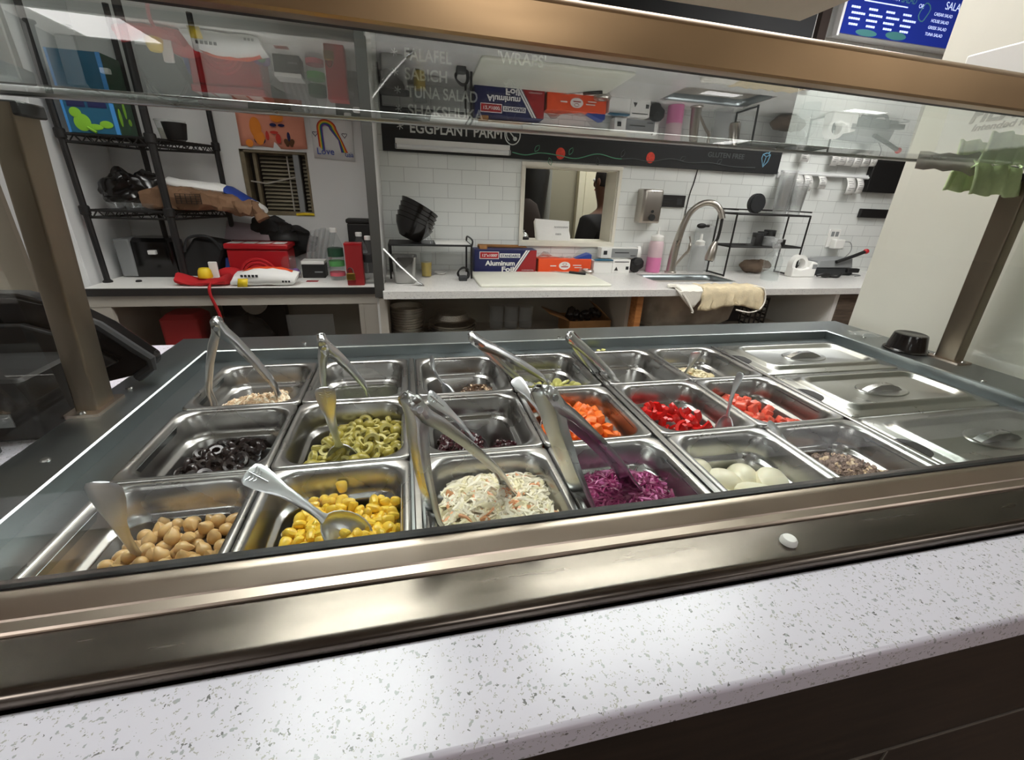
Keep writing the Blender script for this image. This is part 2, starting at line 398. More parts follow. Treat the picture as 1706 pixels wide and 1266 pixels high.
# pass-through opening and the room behind it
w1 = bpy.data.objects.new('window_1', None); COL.objects.link(w1); w1.location = (1.24, WY, wz0+H); w1['kind'] = 'structure'
fw_ = .02
part('window_frame', MB().bx(wx0-fw_, wx1+fw_-.005, WY-.012, WY, wz1, wz1+fw_).bx(wx0-fw_, wx1+fw_-.005, WY-.014, WY, wz0-fw_-.006, wz0).bx(wx0-fw_, wx0, WY-.012, WY, wz0, wz1).bx(wx1-.005, wx1+fw_-.005, WY-.012, WY, wz0, wz1), M_['cream'], w1, bev=.002)
part('window_jamb', MB().bx(wx0, wx0+.006, WY, WY+.145, wz0, wz1).bx(wx1-.012, wx1-.004, WY, WY+.145, wz0, wz1).bx(wx0, wx1-.004, WY, WY+.145, wz1-.006, wz1).bx(wx0, wx1-.004, WY-.01, WY+.145, wz0-.002, wz0+.004), M_['cream'], w1)
struct('wall_kitchen', MB().bx(.2, 3.2, 3.5, 3.6, -.9, CZ).bx(.2, .3, 2.4, 3.5, -.9, CZ).bx(3.1, 3.2, 2.4, 3.5, -.9, CZ), mat('kitchen grey paint', (150, 144, 124), .7))
struct('door_1', MB().bx(1.745, 1.80, 3.44, 3.5, -.9, .9).bx(1.81, 1.86, 3.46, 3.5, -.9, .9).bx(1.86, 2.03, 3.47, 3.5, -.9, .9), mat('cream door paint', (222, 216, 190), .5), bev=.004)
struct('door_2', MB().bx(2.04, 2.12, 3.45, 3.5, -.9, .9), M_['wood'], bev=.004)
# louvred window on the left
w2 = bpy.data.objects.new('window_2', None); COL.objects.link(w2); w2.location = (-.25, WY, lz0+H); w2['kind'] = 'structure'
part('window_frame', MB().bx(lx0, lx0+.02, WY+.005, WY+.08, lz0, lz1).bx(lx1-.012, lx1, WY+.005, WY+.08, lz0, lz1).bx(lx0, lx1, WY+.005, WY+.08, lz1-.012, lz1).bx(lx0, lx1, WY+.005, WY+.08, lz0, lz0+.018).bx(lx0+.045, lx0+.06, WY+.03, WY+.06, lz0, lz1), mat('aged window frame', (120, 108, 84), .6, vary=.2, vs=30), w2, bev=.002)
part('mullion', MB().bx(lx1-.068, lx1-.042, WY+.012, WY+.04, lz0, lz1), M_['grey'], w2, bev=.002)
lv = MB()
for k in range(15):
    z = lz0+.026+k*.0172
    lv.add([(lx0+.07, WY+.05, z), (lx1-.07, WY+.05, z), (lx1-.07, WY+.066, z+.011), (lx0+.07, WY+.066, z+.011)], [(0, 1, 2, 3)])
    lv.add([(lx1-.036, WY+.05, z), (lx1-.014, WY+.05, z), (lx1-.014, WY+.066, z+.011), (lx1-.036, WY+.066, z+.011)], [(0, 1, 2, 3)])
part('louvre', lv, mat('louvre slat', (146, 138, 116), .6), w2, solid=.002)
part('louvre_bar', MB().tube([(lx0+.022, WY+.03, lz0+.15), (lx0+.09, WY+.03, lz0+.142), (lx1-.07, WY+.03, lz0+.175)], .004, 6).tube([(lx1-.1, WY+.045, lz0+.01), (lx1-.1, WY+.045, lz1-.02)], .004, 6), M_['cabinet'], w2)
struct('wall_beyond', MB().bx(-.7, .1, 2.62, 2.66, -.2, .8), mat('dark yard', (38, 34, 30), .9))
# soffit above the aisle
struct('trim_3', MB().bx(-.2, 1.96, 1.36, 1.63, 1.0, CZ), M_['beige'])
# ceiling lamps: panels in the customer room that the front glass mirrors, panels above the work aisle, and unseen panels added for brightness
def ceiling_light(x, y, label, w=.62, d=.84, g='ceiling light panels'):
    t = thing('ceiling_light', label, 'ceiling light', (x, y, CZ-.03), 0, g)
    e = .02
    part('frame', MB().bx(x-w/2-e, x+w/2+e, y-d/2-e, y-d/2, CZ-.03, CZ).bx(x-w/2-e, x+w/2+e, y+d/2, y+d/2+e, CZ-.03, CZ).bx(x-w/2-e, x-w/2, y-d/2, y+d/2, CZ-.03, CZ).bx(x+w/2, x+w/2+e, y-d/2, y+d/2, CZ-.03, CZ), M_['trimw'], t)
    part('diffuser', MB().bx(x-w/2, x+w/2, y-d/2, y+d/2, CZ-.022, CZ-.004), M_['emit'], t)
ceiling_light(-2.15, -4.99, 'square white ceiling light mirrored in the glass at upper left')
ceiling_light(4.08, -4.78, 'square white ceiling light mirrored in the glass above the faucet', .5, .84)
ceiling_light(6.40, -4.92, 'square white ceiling light mirrored in the glass near the right end')
ceiling_light(7.25, -9.05, 'square white ceiling light mirrored in the glass at the rear rail', .40, .9)
ceiling_light(.95, -2.7, 'added unseen ceiling light brightening the middle of the customer counter')  # added lamp, brightens the top bar and the quartz
ceiling_light(-1.6, -1.9, 'added unseen ceiling light brightening the left of the customer counter')  # added lamp, lifts the left of the customer side
ceiling_light(3.4, -1.9, 'added unseen ceiling light brightening the right of the customer counter')  # added lamp, lifts the right of the customer side
ceiling_light(1.9, 2.85, 'added unseen ceiling light brightening the room behind the pass-through opening')  # added lamp, out of view, so the room behind is less dark
for x, s_ in ((.05, 'left end of the work aisle'), (2.6, 'sink end of the work aisle')):
    ceiling_light(x, .95 if x < 1 else 1.15, 'square white ceiling light over the '+s_, .62, 1.1)
ceiling_light(1.35, 1.0, 'square white ceiling light over the middle of the work aisle', 1.1, .5)

# ------------------------------------------------------------------ serving counter
q = MB()
fy = lambda x: -.1415
q.prism([(-1.1, fy(-1.1)), (1.515, fy(1.515)), (1.515, -.0605), (-1.1, -.0605)], -.040, -.012, 'z')
q.prism([(-1.1, -.0605), (-.118, -.0605), (-.118, .70), (-1.1, .70)], -.040, -.012, 'z')
single('countertop', q, M_['quartz'], 'white speckled quartz worktop along the front of the salad bar', 'countertop', base=(.2, -.09, -.012), bev=.004)
t = thing('serving_counter', 'dark wood tiled counter front below the white quartz worktop', 'counter', (.2, -.05, -.9))
pan_f = MB()
pan_f.prism([(-1.1, fy(-1.1)+.035), (1.515, fy(1.515)+.035), (1.515, .0), (-1.1, .0)], -.9, -.0402, 'z')
part('front_panel', pan_f, M_['dkwood'], t)
gr = MB()
for z in (-.283, -.48):
    gr.prism([(-1.1, fy(-1.1)+.0335), (1.515, fy(1.515)+.0335), (1.515, fy(1.515)+.036), (-1.1, fy(-1.1)+.036)], z, z+.003, 'z')
for k, x in enumerate((-.5, .18, .857, 1.4)):
    gr.prism([(x, fy(x)+.0335), (x+.003, fy(x)+.0335), (x+.003, fy(x)+.036), (x, fy(x)+.036)], -.48, -.281, 'z')
part('tile_joint', gr, M_['grout'], t, label='pale grout lines between the wood tiles')

# ------------------------------------------------------------------ refrigerated salad bar
PITCH = .3374; WW = .325
DX0, DX1, DY1 = -.115, 1.50, .666
OX0, OX1, OY0, OY1 = -.040, 1.368, .012, .572
dz = .010
t = thing('salad_bar', 'long stainless steel cold well table holding the food pans', 'salad bar', (.7, .3, -.9))
d = MB()
# raised deck around the opening: left, right, back strips with an inner lip that drops to the pan channel
def strip(mb, poly_out, poly_in):
    n = len(poly_out); rings = []
    mb.loft([[V(x, y, dz-.02) for x, y in poly_out], [V(x, y, dz-.002) for x, y in poly_out], [V(x+(a-x)*.02, y+(b_-y)*.02, dz) for (x, y), (a, b_) in zip(poly_out, poly_in)],
             [V(a+(x-a)*.06, b_+(y-b_)*.06, dz) for (x, y), (a, b_) in zip(poly_out, poly_in)], [V(a+(x-a)*.03, b_+(y-b_)*.03, dz+.0035) for (x, y), (a, b_) in zip(poly_out, poly_in)], [V(a, b_, dz+.002) for a, b_ in poly_in], [V(a, b_, -.012) for a, b_ in poly_in]], False, False, closed=False)
strip(d, [(DX0, .024), (DX0, DY1), (DX1, DY1), (DX1, .024)], [(OX0, .024), (OX0, OY1), (OX1, OY1), (OX1, .024)])
part('deck', d, M_['deck'], t, ang=50)
ch = MB()   # channel the pans sit in: flat flange round the wells
xs = [OX0]+[a for k in range(4) for a in (k*PITCH+.012, k*PITCH+WW-.012)]+[OX1]
for k in range(0, 10, 2): ch.bx(xs[k], xs[k+1], OY0, OY1, -.012, -.008)
for k in range(1, 8, 2):
    ch.bx(xs[k], xs[k+1], OY0, .012, -.012, -.008); ch.bx(xs[k], xs[k+1], .524, OY1, -.012, -.008)
part('channel', ch, M_['deck'], t)
wl = MB()
for k in range(4):
    x0, x1 = k*PITCH+.012, k*PITCH+WW-.012
    wl.loft([[V(x0, .012, -.012), V(x1, .012, -.012), V(x1, .524, -.012), V(x0, .524, -.012)], [V(x0+.005, .016, -.2), V(x1-.005, .016, -.2), V(x1-.005, .52, -.2), V(x0+.005, .52, -.2)]], False, True)
part('cold_well', wl, M_['deck'], t)
for k in range(1, 4):
    x = k*PITCH-.0062
    part('divider_bar', rbox(x, .268, -.007, .0085, .52, .0075, .002, .0015), M_['pan'], t)
part('body', MB().bx(DX0+.02, DX1-.02, .03, DY1-.02, -.88, -.21).bx(DX0+.003, DX1-.003, .022, .026, -.21, -.013).bx(DX0+.003, DX1-.003, DY1-.006, DY1-.002, -.21, -.0102).bx(DX0+.002, DX0+.006, .022, DY1-.002, -.21, -.0102).bx(DX1-.006, DX1-.002, .022, DY1-.002, -.21, -.0102), M_['deck'], t)
# steel ledge between the guard frame and the quartz
lp = [(-.012, .0), (-.030, -.0005), (-.050, -.001), (-.0545, -.0015), (-.058, -.004), (-.0595, -.008), (-.0595, -.0118), (.02, -.0118), (.02, .0)]
part('front_ledge', MB().loft([[V(-.6, y, z) for y, z in lp], [V(1.50, y, z) for y, z in lp]]), M_['ledge'], t, ang=40)
for x, y in ((.66, .60), (.12, .615), (-.09, .42), (-.075, .22), (1.43, .52), (1.40, .25)):
    part('screw_head', MB().lathe([(.0001, dz+.0022), (.004, dz+.0018), (.0055, dz-.001)], 10, (x, y, 0)), M_['pan'], t)
single('hole_plug', MB().lathe([(.0001, .0065), (.006, .0055), (.0078, .003), (.008, -.0005)], 18, (.687, -.036, 0)), M_['white'], 'small round white plastic plug on the dark steel ledge', 'plug')
# stray bits of lettuce/cucumber on the rear channel
for k, (x, y) in enumerate(((.735, .548), (.748, .551), (.744, .543))):
    single('cucumber_scrap', MB().lathe([(.005, 0), (.0052, .002), (.003, .0032)], 8, (x, y, -.008)), M_['pickle'], 'tiny pale green cucumber scraps behind the pans by the tongs', 'food scrap', 'scraps on the rear channel')

# ------------------------------------------------------------------ sneeze guard
GY = .025
t = thing('sneeze_guard', 'glass sneeze guard with steel bars tinted as brown reflections over the pans', 'sneeze guard', (.7, .2, dz))
fp = [(.0215, .0125), (.0155, .0128), (.012, .0115), (-.0015, .0062), (-.0025, .0048), (-.0105, .0032), (-.0120, .0018), (-.0122, .0002), (.0215, .0002)]
part('bottom_frame', MB().loft([[V(-.6, y, z) for y, z in fp], [V(1.50, y, z) for y, z in fp]]), M_['frame'], t, ang=25)
part('gasket', MB().bx(-.6, 1.50, GY-.0032, GY+.006, .0004, .0142), M_['black'], t)
part('front_glass', MB().bx(-.55, 1.50, GY-.001, GY+.004, .0135, .3895), M_['frontglass'], t, smooth=False)
bp = [(-.0030, .0012), (-.0030, .0200), (-.0020, .0216), (.0010, .0242), (.003, .0252), (.007, .0258), (.030, .0258), (.034, .023), (.034, .014), (.012, .012), (.012, .0012), (.009, .0), (-.001, .0)]
bz = lambda x: .3885-.0125*(x-.2)
part('top_bar', MB().loft([[V(x, y, z+bz(x)) for y, z in bp] for x in (-.6, 1.50)]), M_['bar'], t, ang=25)
part('top_gasket', MB().loft([[V(x, y, z+bz(x)) for y, z in ((.0122, .0015), (.020, .0015), (.020, .012), (.0122, .012))] for x in (-.6, 1.50)]), M_['black'], t)
sl = lambda y: .3965-.031*y
part('shelf_glass', MB().loft([[V(-.55, .018, sl(.018)), V(-.55, .366, sl(.366)), V(-.55, .366, sl(.366)+.006), V(-.55, .018, sl(.018)+.006)], [V(1.50, .018, sl(.018)), V(1.50, .366, sl(.366)), V(1.50, .366, sl(.366)+.006), V(1.50, .018, sl(.018)+.006)]]), M_['shelfglass'], t, smooth=False)
rp = rrect(.372, sl(.372)+.004, .012, .0125, .003, 0)
part('rear_rail', MB().loft([[V(-.10, p.x, p.y) for p in rp], [V(1.48, p.x, p.y) for p in rp]]), M_['pan'], t)
for x, dx in ((-.099, .024), (1.466, -.02)):
    pl = MB().loft([rrect(x, .357, .026, .040, .003, dz-.0005), rrect(x+dx*.0, .357, .026, .040, .003, dz+.001), rrect(x+dx, .357, .026, .040, .003, sl(.36)-.012)])
    o = part('post', pl, M_['post'], t)
    part('foot_plate', MB().loft([rrect(x, .357, .040, .066, .004, dz-.001), rrect(x, .357, .040, .066, .004, dz+.004)]), M_['frame'], o)
    for sy in (-1, 1):
        part('bolt', MB().lathe([(.0001, dz+.0075), (.003, dz+.0068), (.0045, dz+.0042)], 10, (x, .357+sy*.027, 0)), M_['pan'], o)
    part('bracket', MB().bx(x+dx-.018, x+dx+.018, .338, .380, sl(.36)-.024, sl(.36)-.010), M_['dkgrey'], t, bev=.002)
part('end_glass', MB().bx(-.106, -.101, .030, .336, dz+.004, .372), M_['frontglass'], t, smooth=False)
part('end_glass', MB().bx(1.474, 1.479, .030, .336, dz+.004, .372), M_['frontglass'], t, smooth=False)
ft = MB(); xs_ = [1.19+.022*i for i in range(9)]
top = [(x, .384) for x in xs_]; bot = [(x, .373+random.uniform(-.003, .003)-(.005 if i == 6 else 0)) for i, x in enumerate(xs_)]
ft.loft([[V(x, .3620+.0006*(i % 2), z+.003) for i, (x, z) in enumerate(top)], [V(x, .3612+.001*(i % 2), z) for i, (x, z) in enumerate(bot)]], False, False, False)
single('tape_strip', ft, mat('silver tape', (176, 170, 162), .6, .1), 'torn silver tape strip hanging from the rear rail at right', 'tape', solid=.0006)

# green cloth over the right end of the rear rail
g = MB(); rows = []
prof = [(.395, .327), (.386, .330), (.384, .350), (.386, .372), (.380, .404), (.373, .409)]
ys_ = [(.352, .336), (.353, .350), (.355, .366), (.357, .378), (.3585, .3835), (.372, .3725), (.384, .378), (.389, .372), (.391, .352), (.391, .342)]
for y, z in ys_:
    row = []
    for i in range(13):
        x = 1.315+.118*i/12; row.append(V(x, y-.004*math.sin(i*1.7+z*40)+(.001 if y > .36 else -.001)*3, z+.0025*math.sin(i*1.1)*(1 if z < .395 else .3)))
    rows.append(row)
g.loft(rows, False, False, False)
single('dish_cloth', g, M_['sponge'], 'pale green cloth draped over the right end of the rear rail', 'cloth', solid=.004)

# carton of food wrap on top of the glass shelf
sz = sl(.16)+.0062
bm_ = thing('film_carton', 'white film wrap carton lying on the right end of the glass shelf', 'box', (1.2, .19, sl(.19)+.006))
bm_.rotation_euler = (-math.atan(.031), 0, 0)
lpart('carton', MB().bx(.01, .26, -.13, .165, .0004, .142), M_['white'], bm_, bev=.003)
def btext(s, y, z, w, m, hh):
    cu = bpy.data.curves.new('lettering', 'FONT'); cu.body = s; cu.size = .04; cu.extrude = .0002; cu.shear = .25; cu.offset = .0012
    tt = bpy.data.objects.new('lettering', cu); COL.objects.link(tt)
    me = bpy.data.meshes.new_from_object(tt.evaluated_get(bpy.context.evaluated_depsgraph_get())); bpy.data.objects.remove(tt); me.name = 'lettering'
    mx_ = max(v.co.x for v in me.vertices); my_ = max(v.co.y for v in me.vertices)
    for v in me.vertices: v.co = V(.0094-v.co.z, y-v.co.x*w/mx_, z+v.co.y*hh/my_)
    me.materials.clear(); me.materials.append(m); put('lettering', me, bm_)
btext('FOODSERVICE', .150, .070, .20, M_['grey'], .022)
btext('FILM WRAP', .128, .043, .165, M_['grey'], .022)
btext('Intended for dietary use', .120, .031, .15, M_['grey'], .009)

# ------------------------------------------------------------------ food pans
def pan_mesh(name, w, dd, depth=.1, r_out=.010, r_in=.030):
    sc = depth/.1
    prof = [(0, -.0065, 0), (.0002, -.0015, 0), (.0016, -.0001, 0), (.0035, 0, 0), (.0062, -.0004, .6), (.0082, -.0018, 1), (.0102, -.0055, 1), (.0128, -.028*sc, 1), (.0134, -.0335*sc, 1), (.0150, -.0360*sc, 1), (.0188, -.0378*sc, 1), (.0202, -.0400*sc, 1), (.0240, -.084*sc, 1), (.0275, -.094*sc, 1), (.0340, -.0985*sc, 1), (.044, -.1*sc, 1)]
    rings = [rrect(0, 0, w-2*i, dd-2*i, r_out+(r_in-r_out)*k-(.0 if i < .03 else .006), z, 6) for i, z, k in prof]
    return MB().loft(rings, False, True).mesh(name, M_['pan'], True, 60)
PME = pan_mesh('food_pan', .1605, .1745)
cellx = lambda w, c: w*PITCH+.081+.1625*c
rowy = (.088, .264, .441)
CONT = {(0, 0, 0): 'chickpeas in brine, front left corner', (0, 1, 0): 'yellow sweetcorn kernels, front row', (1, 0, 0): 'shredded white coleslaw, front row', (1, 1, 0): 'shredded purple red cabbage, front row',
        (2, 0, 0): 'halved boiled eggs, front row', (2, 1, 0): 'flaked tuna, front row beside the lids', (0, 0, 1): 'sliced black olives, middle row far left', (0, 1, 1): 'sliced green olives, middle row',
        (1, 0, 1): 'dark chopped beetroot, middle row', (1, 1, 1): 'orange carrot chunks, middle row', (2, 0, 1): 'chopped red peppers, middle row', (2, 1, 1): 'diced tomatoes, middle row beside the lids',
        (0, 0, 2): 'minced onion, back left corner', (0, 1, 2): 'only tongs, empty and in the back row', (1, 0, 2): 'browned chopped vegetables, back row', (1, 1, 2): 'sliced pickles, back row', (2, 0, 2): 'a last few cucumber bits, back row', (2, 1, 2): 'creamy beige dip, back row beside the lids'}
for (w, c, r), s_ in CONT.items():
    o = put('food_pan', PME, None, (cellx(w, c), rowy[r], H))
    o['label'] = 'stainless steel food pan holding '+s_; o['category'] = 'food pan'; o['group'] = 'steel pans in the salad bar'
# three solid lids over the right-hand well
def lid(y, label, sx):
    L = thing('pan_lid', label, 'pan lid', (3*PITCH+.1625, y, -.004), 0, 'solid lids on the right-hand well')
    w, dd = .3235, .1745
    prof = [(0, 0, .010), (.001, .003, .010), (.003, .004, .010), (.018, .0042, .016), (.021, .006, .02), (.024, .0105, .022), (.029, .0118, .022), (.033, .0105, .022), (.037, .0045, .020), (.040, .0034, .018)]
    lpart('cover', MB().loft([rrect(0, 0, w-2*i, dd-2*i, r_, z, 6) for i, z, r_ in prof], True, True), M_['lid'], L, ang=60)
    el = lambda a, b_, z: [V(a*math.cos(2*PI*k/28), b_*math.sin(2*PI*k/28), z) for k in range(28)]
    lpart('grip_recess', MB().loft([el(.052, .031, .0037), el(.050, .029, .0052), el(.047, .026, .0052), el(.043, .023, .0036)], False, True), M_['lid'], L)
    lpart('handle', MB().loft([[V(x, yy*wd, .0036+h_) for yy, h_ in ((-.008, 0), (-.006, hh), (.006, hh), (.008, 0))] for x, wd, hh in ((-.040, .9, .0005), (-.030, 1, .006), (-.012, .85, .011), (.012, .85, .011), (.030, 1, .006), (.040, .9, .0005))], True, True), M_['pan'], L)
    lpart('spoon_notch', MB().loft([[V(-w/2-.002+.022*math.cos(a)*(1 if abs(a) < PI/2 else 0), .024*math.sin(a), .0046) for a in [(-PI/2)+PI*k/16 for k in range(17)]], [V(-w/2-.002+.022*math.cos(a), .024*math.sin(a), .0036) for a in [(-PI/2)+PI*k/16 for k in range(17)]]]), M_['black'], L, label='dark half-oval spoon notch')
lid(rowy[0], 'solid steel lid on the right-hand well, the one nearest the front', 0)
lid(rowy[1], 'solid steel lid on the right-hand well, the middle of the three', 0)
lid(rowy[2], 'solid steel lid on the right-hand well, the one farthest back', 0)

# black plastic bowl upside down on the right of the deck
t = thing('plastic_bowl', 'black plastic bowl upside down on the deck by the right post', 'bowl', (1.436, .425, dz))
lpart('bowl', MB().lathe([(.040, .0), (.041, .002), (.040, .004), (.0375, .006), (.0315, .036), (.0305, .0385), (.028, .0395), (.0265, .0385)], 32, cap0=True), M_['blackg'], t)
lpart('rim', MB().lathe([(.0405, .0), (.0425, .001), (.0425, .0035), (.0405, .0045)], 32, cap0=False, cap1=False), M_['blackg'], t)
single('plastic_wrap', MB().loft([[V(1.405+.02*i+random.uniform(-.004, .004), .50+.012*j, dz+.004+random.uniform(0, .009)) for i in range(4)] for j in range(5)], False, False, False), M_['clear'], 'crumpled scrap of clear film lying on the deck behind the black bowl', 'plastic film', solid=.0004)

# ------------------------------------------------------------------ food
def inside(p, poly):
    r = False; n = len(poly)
    for i in range(n):
        x1, y1 = poly[i]; x2, y2 = poly[(i+1) % n]
        if (y1 > p[1]) != (y2 > p[1]) and p[0] < (x2-x1)*(p[1]-y1)/(y2-y1)+x1: r = not r
    return r
def scatter(poly, n, mind, tries=6000, zf=None):
    xs = [p[0] for p in poly]; ys = [p[1] for p in poly]; out = []
    for _ in range(tries):
        p = (random.uniform(min(xs), max(xs)), random.uniform(min(ys), max(ys)))
        if inside(p, poly) and all((p[0]-a)**2+(p[1]-b_)**2 > mind*mind for a, b_ in out): out.append(p)
        if len(out) >= n: break
    return out
def rrot(t=PI): return Euler((random.uniform(-t, t), random.uniform(-t, t), random.uniform(-PI, PI)))
def copies(name, mes, spots, label, cat, group, tilt=PI, sc=(.88, 1.1)):
    for k, (x, y, z) in enumerate(spots):
        o = put(name, mes[k % len(mes)], None, (x, y, z+FL_+H)); o.rotation_euler = rrot(tilt)
        f = random.uniform(*sc); o.scale = (f, f, f)
        o['label'] = label; o['category'] = cat; o['group'] = group
def heap(poly, z0, top, power=1.0):
    cx = sum(p[0] for p in poly)/len(poly); cy = sum(p[1] for p in poly)/len(poly)
    R = max(math.dist((cx, cy), p) for p in poly)
    return lambda x, y: z0+top*max(0, 1-(math.dist((x, y), (cx, cy))/R)**2)**power

FL_ = .017     # lift of the fillings
# chickpeas
def chickpea_mesh(k):
    mb = MB().ball((0, 0, 0), .0072, (1.08, .95, .95), 12, 8)
    for p in mb.v:
        if p.x > .0045: p.x += (p.x-.0045)*.9; p.y *= .8; p.z *= .8
        a = math.atan2(p.y, p.z); p *= 1-.05*math.exp(-((a-1)/.3)**2)
    return mb.mesh('chickpea', M_['chickpea'])
cm = [chickpea_mesh(k) for k in range(2)]
poly = [(.016, .022), (.144, .022), (.147, .150), (.058, .152), (.040, .125), (.020, .070)]
h = heap(poly, -.064, .010)
sp = [(x, y, h(x, y)+random.uniform(-.0015, .0015)) for x, y in scatter(poly, 100, .0122)]+[(x, y, h(x, y)+.007) for x, y in scatter([(.05, .022), (.142, .022), (.146, .140), (.075, .135), (.052, .09)], 45, .0135)]
copies('chickpea', cm, sp, 'whole beige chickpea lying in brine in the front left pan', 'chickpea', 'chickpeas in the front left pan')
def liquid(name, cx, cy, z, m, label, mx=0, my=0):
    single(name, MB().loft([rrect(cx, cy, .1605-2*(.0215)-mx, .1745-2*(.0215)-my, .02, z+FL_-.0006, 6), rrect(cx, cy, .1605-2*(.0215)-mx, .1745-2*(.0215)-my, .02, z+FL_, 6)]), m, label, 'brine', base=(cx, cy, z+FL_), kind='stuff')
liquid('brine', cellx(0, 0), rowy[0], -.056, M_['brine'], 'cloudy brown brine around the chickpeas')
# sweetcorn
def corn_mesh(k):
    mb = MB(); rings = []
    for j, (y, w, d_) in enumerate(((-.0058, .0018, .0016), (-.0052, .003, .0026), (-.003, .0042, .0034), (.001, .005, .0038), (.004, .0050, .0036), (.0056, .0038, .0028), (.0062, .0016, .0012))):
        rings.append([V(w*math.cos(2*PI*i/10)*1.12+.0006*math.sin(j+k), y, d_*math.sin(2*PI*i/10)*1.1) for i in range(10)])
    return mb.loft(rings).mesh('corn_kernel', M_['corn'])
cm = [corn_mesh(k) for k in range(3)]
poly = [(.186, .022), (.306, .022), (.306, .128), (.290, .138), (.268, .118), (.240, .152), (.212, .146), (.197, .10)]
h = heap(poly, -.058, .012, .6)
sp = [(x, y, h(x, y)-.004+random.uniform(-.002, .002)) for x, y in scatter(poly, 120, .0088)]+[(x, y, h(x, y)+.003+random.uniform(-.002, .002)) for x, y in scatter(poly, 140, .0084)]
copies('corn_kernel', cm, sp, 'yellow sweetcorn kernel lying in the front row pan of corn', 'corn kernel', 'corn kernels in the front row pan', sc=(1.0, 1.3))
copies('corn_kernel', cm, [(.258+.005*i, .069-.009*(i % 2)+.003*i, -.014-.0040*i-FL_) for i in range(5)], 'yellow sweetcorn kernel lying in the bowl of the patterned spoon', 'corn kernel', 'corn kernels in the spoon bowl')
o = put('corn_kernel', cm[0], None, (.244, .1565, -.020+H)); o.rotation_euler = (1.2, .2, .5); o['label'] = 'single corn kernel stuck high on the far wall of the corn pan'; o['category'] = 'corn kernel'; o.scale = (1.2, 1.2, 1.2)
liquid('corn_juice', cellx(0, 1), rowy[0], -.070, M_['brine2'], 'thin yellowish juice under the sweetcorn')
# sliced olives
def ring_mesh(name, m, R, r, hgt, sq=1.15):
    n = 16; prof = [(R*.86, -hgt/2), (R, -hgt*.2), (R, hgt*.2), (R*.88, hgt/2), (r, hgt/2*.9), (r*.92, 0), (r, -hgt/2*.9)]
    rings = [[V(a*math.cos(2*PI*k/n)*sq, a*math.sin(2*PI*k/n), z) for a, z in prof] for k in range(n+1)]
    mb = MB().loft(rings, False, False); np_ = len(prof)
    if isinstance(m, list): mb.mi = [1 if (q % np_) in (0, 3, 4, 5, 6) else 0 for q in range(len(mb.f))]
    return mb.mesh(name, m)
ol = [ring_mesh('olive_slice', [M_['olive'], M_['olivec']], .0102, .0052, .0062), ring_mesh('olive_slice', [M_['olive'], M_['olivec']], .0098, .0046, .0070), ring_mesh('olive_slice', [M_['olive'], M_['olivec']], .0085, .0040, .0060), MB().ball((0, 0, 0), .0088, (1.2, 1, .85), 12, 7).mesh('olive_slice', M_['olive'])]
poly = [(.184, .202), (.306, .200), (.306, .330), (.252, .332), (.230, .318), (.200, .262)]
h = heap(poly, -.062, .018, .8)
sp = [(x, y, h(x, y)-.006) for x, y in scatter(poly, 45, .0125)]+[(x, y, h(x, y)+.004+random.uniform(-.002, .002)) for x, y in scatter(poly, 70, .0118)]
copies('olive_slice', ol, sp, 'sliced green olive in the middle row pan of olives', 'olive slice', 'green olive slices', 1.1, (.9, 1.12))
bo = [ring_mesh('olive_ring', M_['blkolive'], .0098, .005, .0065), ring_mesh('olive_ring', M_['blkolive'], .0090, .004, .0075)]
poly = [(.030, .215), (.090, .212), (.104, .262), (.112, .318), (.082, .332), (.048, .312), (.036, .262)]
h = heap(poly, -.078, .020, .8)
sp = [(x, y, h(x, y)-.004) for x, y in scatter(poly, 24, .013)]+[(x, y, h(x, y)+.004) for x, y in scatter(poly, 36, .0125)]
copies('olive_ring', bo, sp, 'sliced black olive in the far left middle pan', 'olive slice', 'black olive slices', 1.1, (.9, 1.15))
# carrots, peppers, tomatoes: cut chunks
def chunk(name, m, sx, sy, sz, j=.25):
    mb = MB(); c = rrect(0, 0, sx, sy, min(sx, sy)*.22, 0, 2)
    k = [1+random.uniform(-j, j) for _ in c]; tl = (random.uniform(-.2, .2)*sx, random.uniform(-.2, .2)*sy)
    rings = []
    for z, f in ((-.5, .78), (-.42, .95), (0, 1.03), (.42, .95), (.5, .76)):
        rings.append([V(p.x*f*kk+tl[0]*z, p.y*f*kk+tl[1]*z, z*sz) for p, kk in zip(c, k)])
    return mb.loft(rings).mesh(name, m, True, 50)
cm = [chunk('carrot_chunk', M_['carrot'], .018, .014, .013, .15) for _ in range(5)]
poly = [(.520, .205), (.640, .205), (.628, .262), (.632, .325), (.588, .328), (.545, .300), (.520, .262)]
h = heap(poly, -.070, .042, 1.2)
sp = [(x, y, h(x, y)-.010) for x, y in scatter(poly, 34, .0155)]+[(x, y, h(x, y)+.002) for x, y in scatter(poly, 38, .0150)]
copies('carrot_chunk', cm, sp, 'orange cooked carrot chunk in the middle row carrot pan', 'carrot chunk', 'carrot chunks', PI, (.9, 1.15))
def pepper(k):
    mb = MB(); n = 8; L = random.uniform(.016, .028); w = random.uniform(.009, .014); c = random.uniform(.3, .7)
    rows = []
    for i in range(n+1):
        a = (i/n-.5)*L/.018*c*2; x = math.sin(a)*.018; z = math.cos(a)*.018-.018
        ww = w*(1-.25*abs(i/n-.5)*2)
        rows.append([V(x, -ww/2, z), V(x, -ww*.2, z+.0012), V(x, ww*.2, z+.0012), V(x, ww/2, z), V(x*.9, ww*.4, z-.0042), V(x*.9, -ww*.4, z-.0042)])
    return mb.loft(rows).mesh('pepper_piece', M_['pepper'])
cm = [pepper(k) for k in range(6)]
poly = [(.700, .205), (.798, .203), (.792, .275), (.762, .325), (.712, .318), (.700, .26)]
h = heap(poly, -.068, .030, 1.1)
